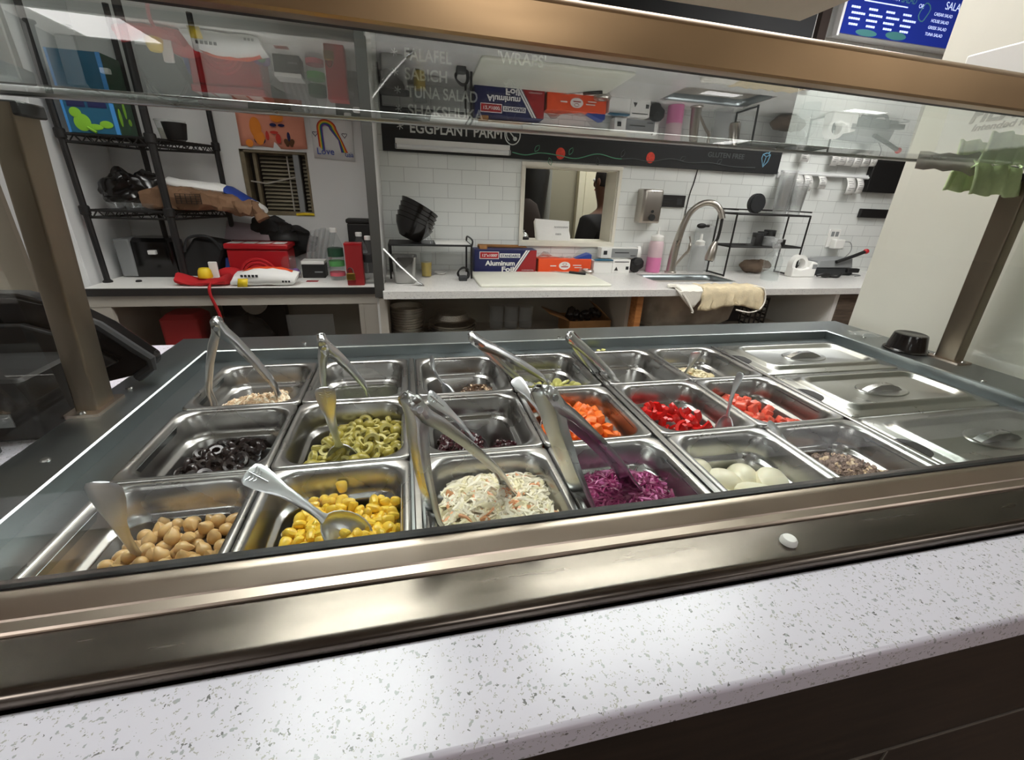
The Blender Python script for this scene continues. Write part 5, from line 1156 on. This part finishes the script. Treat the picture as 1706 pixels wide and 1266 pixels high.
# towel and white cloth over the counter edge
def drape(name, x0, x1, back, drop, label, m, cat, wav=.006, taper=0):
    mb = MB(); rows = []; nx = 22
    path = [(BY0+back, CT+.004)]+[(BY0+back*(1-k/6), CT+.004) for k in range(1, 6)]+[(BY0-.003, CT+.002), (BY0-.009, CT-.006)]+[(BY0-.010-.004*(k/7), CT-.006-drop*k/7) for k in range(1, 8)]
    for j, (y, z) in enumerate(path):
        row = []
        for i in range(nx):
            u = i/(nx-1); f = max(0, (j-7)/7)
            x = x0+(x1-x0)*u+taper*f*(.5-u)+.004*math.sin(j*1.3+u*5)
            w = wav*(math.sin(u*19+j*.2)+.5*math.sin(u*37))*(.4+f)
            row.append(V(x, y-abs(w)*(1 if j > 6 else 0), z+(abs(w)*1.2 if j <= 6 else 0)-f*.012*math.sin(u*7+1)))
        rows.append(row)
    mb.loft(rows, False, False, False)
    return single(name, mb, m, label, cat, solid=.005)
drape('towel', 1.765, 2.13, .10, .085, 'beige towel hanging over the edge of the back counter by the sink', M_['towel'], 'towel', .011, -.02)
t = thing('strainer_cloth', 'white cloth with a looped string hanging at the sink edge', 'cloth', (1.70, 1.66, CT))
cl = MB(); rows = []
for j in range(10):
    v_ = j/9; row = []
    wdt = .085*(.55+.9*math.sin(PI*min(1, v_*.75+.18)))*(1.05-.75*v_*v_)
    for i in range(11):
        u = i/10-.5
        y, z = (BY0+.09*(1-v_/.4), CT+.006) if v_ < .4 else (BY0-.010, CT-.004-.085*(v_-.4)/.6)
        row.append(V(1.70+u*wdt*1.5+.018*v_, y-.003*abs(math.sin(u*14)), z+.004*abs(math.sin(u*11+v_*3))))
    rows.append(row)
part('cloth', cl.loft(rows, False, False, False), M_['cloth'], t, solid=.004)
part('string', MB().tube(smooth_path([(1.65, BY0+.05, CT+.012), (1.615, BY0+.06, CT+.012), (1.60, BY0+.03, CT+.010), (1.63, BY0+.005, CT+.010), (1.665, BY0-.014, CT-.03), (1.72, BY0-.020, CT-.10), (1.722, BY0-.020, CT-.115)]), .006, 6), M_['cloth'], t)
single('white_string', MB().tube(smooth_path([(1.97, BY0-.03, CT-.10), (2.05, BY0-.03, CT-.115), (2.11, BY0-.03, CT-.10), (2.135, BY0-.025, CT-.055), (2.12, BY0-.012, CT+.004), (2.09, BY0+.03, CT+.008)]), .004, 6), M_['cloth'], 'loop of white cord hanging below the beige towel', 'cord')
# things under the back counter
def foil_pan(r0, r1, hh):
    return MB().lathe([(r0, 0), (r0+.004, .002), (r1-.006, hh-.004), (r1, hh-.002), (r1+.002, hh), (r1-.006, hh+.001), (r0+.002, .006), (.0001, .005)], 32, cap1=False).mesh('foil_pan', M_['foil'])
fpm = foil_pan(.070, .083, .03)
for k in range(12):
    o = put('foil_pan', fpm, None, (.318+random.uniform(-.002, .002), 1.90, LZ+.0005+.0125*k+H)); o.rotation_euler = (0, 0, k); o['label'] = 'round foil pan in the tall stack under the counter beside the divider'; o['category'] = 'foil pan'; o['group'] = 'tall stack of foil pans'
fpl = foil_pan(.10, .122, .035)
for k in range(4):
    o = put('foil_pan', fpl, None, (.545+random.uniform(-.002, .002), 1.92, LZ+.0005+.014*k+H)); o.rotation_euler = (0, 0, k); o['label'] = 'wide round foil pan in the low stack under the counter'; o['category'] = 'foil pan'; o['group'] = 'low stack of wide foil pans'
o = put('foil_pan', foil_pan(.072, .092, .03), None, (.54, 1.92, LZ+.125+H)); o.rotation_euler = (PI, 0, .3); o['label'] = 'smaller foil pan turned upside down on top of the low stack'; o['category'] = 'foil pan'
for k, x in enumerate((.80, .885, .97)):
    single('deli_container', MB().lathe([(.034, 0), (.036, .003), (.041, .13-.006*k), (.043, .133-.006*k), (.0001, .134-.006*k)], 20, (x, 2.04, LZ)), M_['clearhaze'], ('hazy deli container under the counter, nearest the foil pans', 'hazy deli container under the counter between its two neighbours', 'hazy deli container under the counter, nearest the cardboard box')[k], 'container', 'deli containers under the counter')
t = thing('cardboard_box', 'open cardboard box full of black plastic under the counter', 'box', (1.27, 1.93, LZ))
bxm = MB().bx(1.16, 1.40, 1.84, 1.844, LZ, LZ+.085).bx(1.16, 1.40, 2.016, 2.02, LZ, LZ+.085).bx(1.16, 1.164, 1.844, 2.016, LZ, LZ+.085).bx(1.396, 1.40, 1.844, 2.016, LZ, LZ+.085).bx(1.164, 1.396, 1.844, 2.016, LZ, LZ+.004)
part('box_wall', bxm, M_['card'], t)
part('flap', MB().loft([[V(1.16, 1.845, LZ+.085), V(1.16, 2.015, LZ+.085)], [V(1.05, 1.85, LZ+.125), V(1.05, 2.01, LZ+.125)]], False, False, False), M_['card'], t, solid=.003)
part('flap', MB().loft([[V(1.40, 1.845, LZ+.085), V(1.40, 2.015, LZ+.085)], [V(1.33, 1.9, LZ+.155), V(1.33, 2.01, LZ+.16)]], False, False, False), M_['card'], t, solid=.003)
bg = MB()
for k in range(10): bg.ball((1.20+.018*k, 1.90+random.uniform(0, .08), LZ+.07+random.uniform(0, .035)), random.uniform(.022, .034), (1.2, .9, .8), 8, 6, rrot().to_matrix())
single('black_bags', bg, M_['blackg'], 'shiny black plastic bags filling the open cardboard box', 'plastic bags', kind='stuff')
t = thing('milk_crate', 'black plastic grid crate under the counter right of the sink', 'crate', (2.33, 1.95, LZ))
gz = MB()
for k in range(6): gz.bx(2.215+.034*k, 2.223+.034*k, 1.84, 1.846, LZ, LZ+.20)
for k in range(6): gz.bx(2.215, 2.39, 1.84, 1.846, LZ+.038*k, LZ+.038*k+.008)
for k in range(5): gz.bx(2.388, 2.394, 1.846, 2.05, LZ+.045*k, LZ+.045*k+.010)
gz.bx(2.215, 2.39, 2.05, 2.056, LZ, LZ+.2)
part('grid', gz, M_['black'], t)

# ------------------------------------------------------------------ left alcove: wire shelving
FL, FR, BR, BL = V(-.886, 1.86, 0), V(-.596, 1.855, 0), V(-.475, 2.15, 0), V(-.765, 2.155, 0)
t = thing('wire_shelving', 'black wire shelving unit standing on the white left counter', 'shelving', (-.68, 2.0, CT))
for p, r_ in ((FL, .011), (FR, .014), (BR, .011), (BL, .011)):
    o = part('post', MB().tube([(p.x, p.y, CT+.012), (p.x, p.y, .92)], r_, 10), M_['black'], t)
    part('foot', MB().lathe([(.017, CT), (.017, CT+.006), (.010, CT+.012), (.010, CT+.016)], 10, (p.x, p.y, 0)), M_['black'], o)
    for z in (.44, .175):
        part('collar', MB().lathe([(r_+.002, z-.018), (r_+.006, z-.014), (r_+.006, z+.014), (r_+.002, z+.018)], 12, (p.x, p.y, 0), False, False), M_['black'], o)
for z in (.44, .175):
    m_ = MB(); cs = [FL, FR, BR, BL]
    for i in range(4):
        a, b_ = cs[i], cs[(i+1) % 4]
        m_.tube([a+V(0, 0, z), b_+V(0, 0, z)], .0045, 6); m_.tube([a+V(0, 0, z-.026), b_+V(0, 0, z-.026)], .0045, 6)
        n = 14; m_.tube([a.lerp(b_, k/n)+V(0, 0, z-(.026 if k % 2 else 0)) for k in range(n+1)], .0028, 5)
    for k in range(1, 16): m_.tube([FL.lerp(BL, k/16)+V(0, 0, z+.003), FR.lerp(BR, k/16)+V(0, 0, z+.003)], .0022, 5)
    part('wire_shelf', m_, M_['black'], t)
SH1, SH2 = .4455, .1805
# things on the shelves
t = thing('picture_box', 'blue and green printed box with a green frog on the upper wire shelf', 'box', (-.77, 1.93, SH1))
part('box', MB().bx(-.862, -.700, 1.875, 2.00, SH1, SH1+.26), M_['teal'], t, bev=.002)
part('edge_band', MB().bx(-.712, -.6985, 1.8735, 1.876, SH1+.001, SH1+.26).bx(-.863, -.855, 1.8735, 1.876, SH1+.001, SH1+.26), M_['skyb'], t)
part('side_print', MB().bx(-.6995, -.698, 1.880, 1.998, SH1+.001, SH1+.259), M_['dkgreen'], t)
part('print_panel', MB().bx(-.845, -.79, 1.8735, 1.8745, SH1+.085, SH1+.115).bx(-.78, -.722, 1.8735, 1.8745, SH1+.085, SH1+.118).bx(-.83, -.73, 1.8735, 1.8745, SH1+.126, SH1+.132), M_['blue'], t)
fg = MB()
fg.ball((-.812, 1.8735, SH1+.035), .036, (.75, .04, .8), 16, 10, Matrix.Rotation(.5, 3, 'Y')).ball((-.826, 1.873, SH1+.066), .019, (1, .06, .9), 12, 8).ball((-.775, 1.873, SH1+.022), .02, (1.3, .05, .5), 12, 8).ball((-.737, 1.873, SH1+.032), .018, (1.2, .06, .7), 12, 8).tube([(-.80, 1.872, SH1+.02), (-.775, 1.872, SH1+.004)], .005, 6).ball((-.775, 1.8735, SH1+.135), .022, (1.4, .05, .5), 12, 8)
part('frog_picture', fg, M_['green'], t)
part('leaf_picture', MB().ball((-.6975, 1.90, SH1+.06), .03, (.05, .35, 1), 10, 8).ball((-.6975, 1.94, SH1+.09), .03, (.05, .3, 1), 10, 8).ball((-.6975, 1.96, SH1+.05), .02, (.05, .6, .6), 10, 8), M_['green'], t)
t = thing('deli_tub', 'clear round tub on the upper wire shelf beside the black cup', 'tub', (-.575, 2.0, SH1))
lpart('tub', MB().lathe([(.040, 0), (.042, .003), (.052, .065), (.054, .068), (.054, .072), (.05, .072)], 20, cap1=False), M_['clearhaze'], t)
lpart('filling', MB().lathe([(.039, .004), (.045, .04), (.0001, .042)], 20), M_['cream'], t)
single('black_cup', MB().lathe([(.032, 0), (.034, .003), (.042, .058), (.038, .058), (.031, .006), (.0001, .005)], 20, (-.535, 1.93, SH1)), M_['black'], 'black cup at the front of the upper wire shelf', 'cup')
pl_ = MB()
for c_, r_, s_ in (((-.79, 1.97, SH2+.07), .075, (1.1, .9, .85)), ((-.72, 1.99, SH2+.085), .07, (1.2, .9, .8)), ((-.77, 1.95, SH2+.115), .04, (1, .8, .9)), ((-.68, 2.0, SH2+.06), .05, (1.3, .9, .8))): pl_.ball(c_, r_, s_, 24, 16, Matrix.Rotation(.3, 3, 'Z'))
single('black_bag', crumple(pl_, .022, 22), M_['blackg'], 'crumpled black bag on the left of the lower wire shelf', 'bag')
for k, x in enumerate((-.79, -.73, -.68)):
    single('glass_dish', MB().lathe([(.022, 0), (.024, .002), (.034, .026), (.032, .026), (.022, .005)], 18, (x, 1.888, SH2), cap1=False), M_['clear'], ('small clear dish on the lower wire shelf nearest the left post', 'small clear dish on the lower wire shelf in the middle of three', 'small clear dish on the lower wire shelf nearest the paper bag')[k], 'dish', 'clear dishes on the lower wire shelf')
t = thing('paper_sack', 'crumpled brown paper bag lying across the lower wire shelf', 'paper bag', (-.5, 1.95, SH2))
rings = []
for i in range(25):
    u = i/24; x = -.69+.385*u; hh = .090*(1-.55*max(0, u-.35))*min(1, .75+u*2); z0 = SH2+.003-(0 if u < .7 else (u-.7)*.07)
    rings.append([V(x, 1.955+.085*(abs(math.cos(q))**.5)*(1 if math.cos(q) > 0 else -1)*(1-.15*u), z0+hh*.5+hh*.5*(abs(math.sin(q))**.45)*(1 if math.sin(q) > 0 else -1)) for q in [2*PI*k/28 for k in range(28)]])
sk = crumple(MB().loft(rings), .016, 24, 4)
for p in sk.v:
    if p.x < -.40: p.z = max(p.z, SH2+.004)
part('bag', sk, M_['kraft'], t, ang=22)
part('twisted_end', crumple(MB().tube([(-.318, 1.955, SH2+.022), (-.300, 1.945, SH2+.010), (-.288, 1.94, SH2-.004), (-.272, 1.935, SH2-.028)], [.034, .022, .018, .030], 16, .6), .008, 50), M_['kraft'], t, ang=22)
pq = MB()
for k in range(5): pq.bx(-.565, -.475, 1.861, 1.866, SH2+.030+.009*k, SH2+.0315+.009*k)
for k in range(6): pq.bx(-.565+.018*k, -.5635+.018*k, 1.861, 1.866, SH2+.030, SH2+.066)
part('printed_grid', pq, M_['browng'], t)
t = thing('flour_bag', 'white bag with a blue corner lying on the brown paper bag', 'bag', (-.45, 2.0, SH2+.08))
rings = []
for i in range(9):
    u = i/8; x = -.64+.36*u; z = SH2+.102-.03*u-(.16*max(0, u-.6)); w = .085*math.sin(PI*min(.97, max(.05, u*.9+.08)))**.4
    rings.append([V(x, 2.02+w*math.cos(q), z+.026*math.sin(q)*(1-.3*u)) for q in [2*PI*k/14 for k in range(14)]])
fl = MB(); fl.cur = 0; fl.loft(rings[:6]); fl.cur = 1; fl.loft(rings[5:8]); fl.cur = 0; fl.loft(rings[7:]); crumple(fl, .008, 26, 2)
part('bag', fl, [M_['paper'], M_['royal']], t, ang=60)
# things on the left counter
t = thing('toaster', 'dark toaster with a silver end standing on the left counter', 'toaster', (-.78, 2.045, CT))
lpart('body', MB().loft([rrect(.02, 0, .17, .14, .02, 0), rrect(.02, 0, .18, .15, .025, .01), rrect(.02, 0, .17, .14, .03, .15), rrect(.02, 0, .14, .11, .03, .165)]), M_['blackg'], t)
lpart('end_panel', MB().bx(-.105, -.045, -.078, .078, .004, .162), M_['grey'], t, bev=.006)
lpart('lever', MB().bx(.02, .05, -.092, -.072, .10, .118), M_['white'], t, bev=.003)
t = thing('black_tote', 'black plastic tote leaning behind the red cloth on the left counter', 'tote', (-.60, 2.06, CT))
lpart('body', MB().loft([[V(-.09+.0, -.06, 0), V(.06, -.06, 0), V(.06, .06, 0), V(-.09, .06, 0)], [V(-.04, -.07, .10), V(.12, -.07, .10), V(.12, .07, .10), V(-.04, .07, .10)], [V(.01, -.06, .17), V(.13, -.06, .15), V(.13, .06, .15), V(.01, .06, .17)]]), M_['black'], t, bev=.012)
lpart('handle', MB().tube(smooth_path([(-.03, -.075, .11), (.0, -.08, .17), (.08, -.08, .175), (.12, -.075, .12)]), .006, 6), M_['dkgrey'], t)
single('blue_folder', MB().prism([(-.50, CT), (-.455, CT), (-.44, CT+.08), (-.485, CT+.08)], 2.02, 2.03), M_['royal'], 'blue folder edge showing left of the red cash box', 'folder')
single('bolt_cap', MB().lathe([(.011, 0), (.012, .003), (.009, .007), (.0001, .008)], 8, (-.78, 1.87, CT)), M_['black'], 'small black cap lying by the left foot of the wire shelving', 'cap')
t = thing('cash_box', 'red metal cash box on the left counter below the window', 'cash box', (-.37, 2.02, CT+.035))
part('box', MB().bx(-.46, -.205, 1.97, 2.11, CT+.0, CT+.125), M_['red'], t, bev=.008)
part('lid', MB().bx(-.466, -.199, 1.962, 2.114, CT+.125, CT+.150), M_['red'], t, bev=.006)
for k in range(4): part('top_label', MB().bx(-.452+.062*k, -.402+.062*k, 1.975, 2.05, CT+.1502, CT+.1510), M_['paper'], t)
cl = MB()
for k in range(4): cl.tube([V(-.33+(.075-.015*k)*math.cos(a), 1.935-.004*k, CT+.012+(.075-.016*k)*math.sin(a)) for a in [PI*j/12 for j in range(13)]], .0075, 6)
single('red_strap', cl, M_['redcloth'], 'coiled red strap standing in front of the red cash box', 'strap')
single('red_bundle', MB().ball((-.435, 1.90, CT+.028), .05, (1.1, .6, .58), 12, 8), M_['redcloth'], 'bunched dark red cloth left of the coiled red strap', 'cloth')
t = thing('red_pouch', 'bright red cloth pouch with a strap hanging over the counter edge', 'pouch', (-.50, 1.82, CT))
rings = []
for i in range(9):
    u = i/8; x = -.60+.19*u; hh = .046-.028*math.sin(PI*u)
    rings.append([V(x, 1.815-.02*u+.05*math.cos(q), CT+.002+hh*.5+hh*.5*math.sin(q)) for q in [2*PI*k/12 for k in range(12)]])
part('pouch', crumple(MB().loft(rings), .010, 40, 5), M_['redcloth'], t)
part('strap', MB().tube(smooth_path([(-.47, 1.78, CT+.012), (-.465, AY0-.004, CT+.006), (-.462, AY0-.018, CT-.03), (-.445, AY0-.022, CT-.10), (-.435, AY0-.02, CT-.20)]), .009, 6, .5), M_['redcloth'], t)
single('yellow_cup', MB().lathe([(.026, 0), (.028, .004), (.024, .03), (.018, .04), (.0001, .042)], 14, (-.505, 1.82, CT+.026)), M_['yellow'], 'yellow cap lying on the red pouch', 'cap')
single('white_tag', rbox(-.487, 1.87, CT, .034, .012, .085, .004, .003), M_['paper'], 'white folded tag standing behind the yellow cap', 'tag')
t = thing('snack_bag', 'white and orange printed bag lying on the left counter edge', 'bag', (-.27, 1.785, CT))
rings = []
for i in range(11):
    u = i/10; x = -.387+.245*u; f = math.sin(PI*min(.93, max(.07, u)))**.22
    rings.append([V(x+.012*math.sin(q), 1.790+.050*f*math.cos(q)+.012*math.sin(q), CT+.002+.037*f+.036*f*math.sin(q)+random.uniform(-.0025, .0025)) for q in [2*PI*k/16 for k in range(16)]])
part('bag', MB().loft(rings), M_['paper'], t, ang=60)
sb = MB()
sb.loft([[rings[i][k]+V(0, -.0012, .0008) for k in (3, 4, 5)] for i in range(1, 10)], False, False, False)
part('orange_band', sb, M_['orange'], t, solid=.0006)
sbb = MB()
for k in range(5): sbb.bx(-.345+.014*k, -.335+.014*k, 1.7375-.0, 1.7385, CT+.042, CT+.052)
for k in range(3): sbb.bx(-.19+.012*k, -.182+.012*k, 1.7375, 1.7385, CT+.020, CT+.028)
part('print_line', sbb, M_['dkgrey'], t)
part('price_tag', MB().loft([[V(-.358+.038*i-.006*j, 1.742-.004*j, CT+.036-.034*j) for i in (0, 1)] for j in (0, 1)], False, False, False), M_['yellow'], t, solid=.001)
t = thing('grey_folder', 'grey paper folder propped above the red cash box', 'folder', (-.40, 2.12, CT+.15))
part('cover', MB().loft([[V(-.50, 2.10, CT+.152), V(-.28, 2.09, CT+.152)], [V(-.495, 2.16, CT+.232), V(-.27, 2.155, CT+.205)]], False, False, False), mat('mauve grey card', (176, 160, 166), .7), t, solid=.003)
single('black_folder', MB().loft([[V(-.30, 2.085, CT+.152), V(-.175, 2.085, CT+.152)], [V(-.325, 2.15, CT+.205), V(-.195, 2.15, CT+.212)]], False, False, False), M_['black'], 'black folder lying on the right of the red cash box', 'folder', solid=.004)
bj = MB()
for c_, r_, s_ in (((-.33, 2.15, .10), .055, (1.2, .6, .9)), ((-.27, 2.15, .09), .06, (1.1, .6, 1)), ((-.20, 2.15, .07), .05, (1.2, .6, .8)), ((-.14, 2.15, .045), .045, (1.1, .6, .6)), ((-.25, 2.15, .03), .09, (1.4, .4, .8))): bj.ball(c_, r_, s_, 24, 16)
single('black_jacket', crumple(bj, .022, 24), M_['shirt'], 'black jacket bundled under the louvred window', 'jacket')
t = thing('sleeve_stack', 'stack of clear plastic sleeves leaning behind the water bottles', 'plastic sleeves', (-.10, 2.10, CT))
for k in range(5):
    rings = [[V(-.145+.022*k+r_*math.cos(q)*.6+dx, 2.08+.03*math.sin(q), z) for q in [2*PI*j/14 for j in range(14)]] for z, r_, dx in ((CT+.03, .026, 0), (CT+.12, .028, .02), (CT+.215-.006*abs(k-2), .024, .045))]
    part('sleeve', MB().loft(rings), M_['clearhaze'], t)
t = thing('card_box', 'black and white card box beside the first water bottle', 'box', (-.09, 1.98, CT))
part('box', MB().bx(-.150, -.050, 1.95, 2.03, CT, CT+.062), M_['black'], t, bev=.002)
part('lid', MB().bx(-.151, -.049, 1.949, 2.031, CT+.063, CT+.078), M_['white'], t, bev=.002)
part('print_line', MB().bx(-.095, -.06, 1.9485, 1.9498, CT+.025, CT+.031), M_['grey'], t)
t = thing('pen_cup', 'clear cup with coloured bits beside the black and white card box', 'cup', (-.195, 1.96, CT))
lpart('cup', MB().lathe([(.036, 0), (.038, .003), (.042, .075), (.030, .095), (.012, .1)], 20, cap1=False), M_['clear'], t)
lpart('contents', MB().ball((-.01, 0, .022), .02).ball((.014, .006, .024), .02), M_['crayon']['purple'], t)
lpart('contents', MB().ball((.006, -.018, .022), .017), M_['crayon']['green'], t)
def bottle(x, y, label, band, sc=1.0):
    t = thing('water_bottle', label, 'water bottle', (x, y, CT), 0, 'water bottles')
    t.scale = (sc, sc, sc)
    prof = [(.030, 0), (.032, .004)]
    for k in range(5): prof += [(.032, .012+.016*k), (.030, .018+.016*k), (.032, .024+.016*k)]
    prof += [(.032, .10), (.032, .135), (.028, .155), (.018, .180), (.013, .192), (.013, .200)]
    lpart('bottle', MB().lathe(prof, 20, cap1=False), M_['clear'], t)
    lpart('cap', MB().lathe([(.0145, .200), (.015, .202), (.015, .216), (.013, .218)], 16), M_['white'], t)
    lpart('label_band', MB().lathe([(.0325, .100), (.0328, .102), (.0328, .134), (.0325, .136)], 20, cap0=False, cap1=False), M_[band], t)
    return t
b1 = bottle(.012, 1.915, 'water bottle left of the tall red box with the padlock', 'dkgreen', 1.06)
lpart('colour_band', MB().lathe([(.0326, .060), (.0326, .082)], 20, cap0=False, cap1=False), M_['crayon']['green'], b1); lpart('colour_band', MB().lathe([(.0326, .018), (.0326, .034)], 20, cap0=False, cap1=False), mat('pink label band', (214, 96, 110), .5), b1)
bottle(.165, 1.83, 'water bottle right of the tall red box with the padlock', 'dkgrey', .95)
bottle(.12, 1.92, 'water bottle mostly hidden behind the tall red box', 'grey', .98)
t = thing('red_lockbox', 'tall dark red box with a brass padlock between water bottles', 'box', (.105, 1.80, CT))
lpart('box', MB().bx(-.036, .036, -.03, .03, 0, .180), M_['redd'], t, bev=.003)
lpart('lid_edge', MB().bx(-.0365, .0365, -.0305, .0305, .172, .1805), M_['red'], t)
lpart('padlock', rbox(-.018, -.040, .026, .036, .014, .030, .004, .002), M_['brass'], t)
lpart('shackle', MB().tube([V(-.018+.012*math.cos(a), -.040, .056+.022*math.sin(a)) for a in [PI*k/10 for k in range(11)]], .0028, 6), M_['chrome'], t)
t = thing('black_case', 'black case standing behind the water bottles beside the divider', 'case', (.125, 2.12, CT))
part('case', MB().bx(.055, .190, 2.08, 2.17, CT, .135), M_['black'], t, bev=.006)
part('lid', MB().bx(.050, .192, 2.075, 2.175, .1352, .155), M_['black'], t, bev=.006)
single('receipt', MB().bx(.14, .185, 1.752, 1.80, CT, CT+.001), M_['paper'], 'white paper slip lying in front of the right water bottle', 'paper')
t = thing('printed_card', 'white card with red print lying on the left counter', 'card', (-.085, 1.87, CT))
part('card', MB().bx(-.15, -.03, 1.84, 1.90, CT, CT+.001), M_['paper'], t); part('print_patch', MB().bx(-.12, -.07, 1.85, 1.885, CT+.001, CT+.0014), M_['redd'], t)
single('foam_tape', MB().tube([(-.19, WY-.004, lz0+.006), (-.15, WY-.006, lz0+.010), (-.108, WY-.005, lz0+.008)], .006, 6), M_['yellow'], 'short yellow strip on the sill of the louvred window', 'strip')
# drawings taped to the wall
t = thing('wall_drawing', 'salmon paper with painted butterflies and blots above the louvred window', 'drawing', (-.24, WY-.004, .45))
dm = MB(); dm.loft([[V(-.385+.285*u-.012*(1-v_)*0+.012*v_*0, WY-.003-.004*math.sin(u*9)*(1-v_), .452+.20*v_+.004*math.sin(u*7)*(1-v_)) for u in [i/12 for i in range(13)]] for v_ in (0, .25, .5, .75, 1)], False, False, False)
part('sheet', dm, M_['salmon'], t, solid=.0008)
D_ = WY-.010
for nm, c, items in (('paint_blot', 'orange', ((-.31, .53, .035, .7, 1.2), (-.30, .49, .03, .8, 1), (-.215, .575, .028, 1, .7), (-.345, .465, .02, .8, .8))), ('paint_blot', 'navy', ((-.235, .545, .012, 1.2, .6), (-.20, .545, .012, 1.2, .5), (-.30, .480, .022, 1.1, .8), (-.175, .50, .014, .5, 1.4))), ('paint_blot', 'red', ((-.22, .49, .016, .7, 1.3), (-.235, .515, .012, 1.5, .5), (-.265, .50, .012, .6, 1.6)))):
    mb = MB()
    for x, z, r_, a, b_ in items: mb.ball((x, D_, z), r_, (a, .05, b_), 12, 8)
    part(nm, mb, M_['crayon'][c], t)
bt = MB()
for s_ in (-1, 1): bt.ball((-.175+.011*s_, D_, .478), .012, (.9, .06, 1.2), 10, 8, Matrix.Rotation(.5*s_, 3, 'Y')).ball((-.175+.009*s_, D_, .466), .008, (.9, .06, 1), 10, 8)
part('butterfly', bt, mat('butterfly brown', (96, 62, 36), .9), t)
t = thing('wall_drawing', 'white sheet with a crayon rainbow taped beside the chalkboard', 'drawing', (.02, WY-.004, .415))
part('sheet', MB().loft([[V(-.075+.185*u, WY-.003-.003*u*u, .418+.20*v_-.006*u*(1-v_)) for u in [i/6 for i in range(7)]] for v_ in (0, .5, 1)], False, False, False), M_['paper'], t, solid=.0008)
D_ = WY-.0085
for k, c in enumerate(('red', 'orange', 'yellow', 'green', 'blue', 'purple')):
    r_ = .040-.0046*k
    part('rainbow_band', MB().tube([V(-.008-r_*.9, D_, .468-.004*k)]+[V(-.010+r_*math.cos(a)*(1.15 if math.cos(a) > 0 else .9), D_, .545+r_*.9*math.sin(a)) for a in [PI-PI*j/12 for j in range(13)]]+[V(.048+.008-.0046*k*.5, D_, .50), V(.078-.005*k, D_, .448)], .0026, 5), M_['crayon'][c], t)
part('heart', MB().tube([V(-.058+.012*math.sin(a)**3, D_, .522+.009*math.cos(a)-.004*math.cos(2*a)) for a in [2*PI*k/14 for k in range(15)]], .0012, 4).tube([V(.072+.012*math.sin(a)**3, D_, .522+.009*math.cos(a)-.004*math.cos(2*a)) for a in [2*PI*k/14 for k in range(15)]], .0012, 4), M_['crayon']['navy'], t)
text('lettering', 'Love', M_['crayon']['blue'], t, (-.060, D_, .436), .075, .03, .028, thick=.0003)
text('lettering', 'Gaia', M_['crayon']['blue'], t, (.066, D_, .430), .038, .03, .022, thick=.0003)

# ------------------------------------------------------------------ register end at the left of the guard
QZ = -.0118
t = thing('pos_monitor', 'black glossy register screen seen from behind at the left end', 'register', (-.26, .55, QZ))
prof = [(-.50, QZ), (-.185, QZ), (-.130, .012), (-.078, .024), (-.062, .036), (-.060, .050), (-.075, .066), (-.108, .102), (-.150, .133), (-.200, .150), (-.50, .156)]
part('shell', MB().prism(prof, .44, .475), M_['blackg'], t, bev=.006)
part('rim', MB().tube([V(x+.001, .437, z) for x, z in ((-.085, .020), (-.062, .036), (-.060, .050), (-.078, .068), (-.112, .104), (-.160, .132))], .007, 8), M_['dkgrey'], t)
part('back_panel', MB().prism([(-.48, .020), (-.19, .020), (-.14, .030), (-.10, .048), (-.15, .09), (-.20, .11), (-.48, .115)], .428, .4395), M_['black'], t, bev=.003)
t = thing('receipt_printer', 'dark grey receipt printer on the quartz left of the guard post', 'printer', (-.25, .36, QZ))
part('housing', rbox(-.245, .365, QZ, .22, .11, .085, .008, .004), M_['black'], t)
part('paper_slot', MB().bx(-.31, -.19, .320, .345, .0732, .0742), M_['black'], t)
part('front_plate', MB().bx(-.34, -.16, .3085, .3105, .010, .028), M_['grey'], t)
t = thing('card_reader', 'black card terminal on the quartz at the far left edge', 'card reader', (-.20, .20, QZ))
part('housing', rbox(-.215, .205, QZ, .11, .16, .030, .008, .004), M_['black'], t)
part('keypad', MB().bx(-.25, -.18, .15, .22, .0184, .0196), M_['dkgrey'], t)
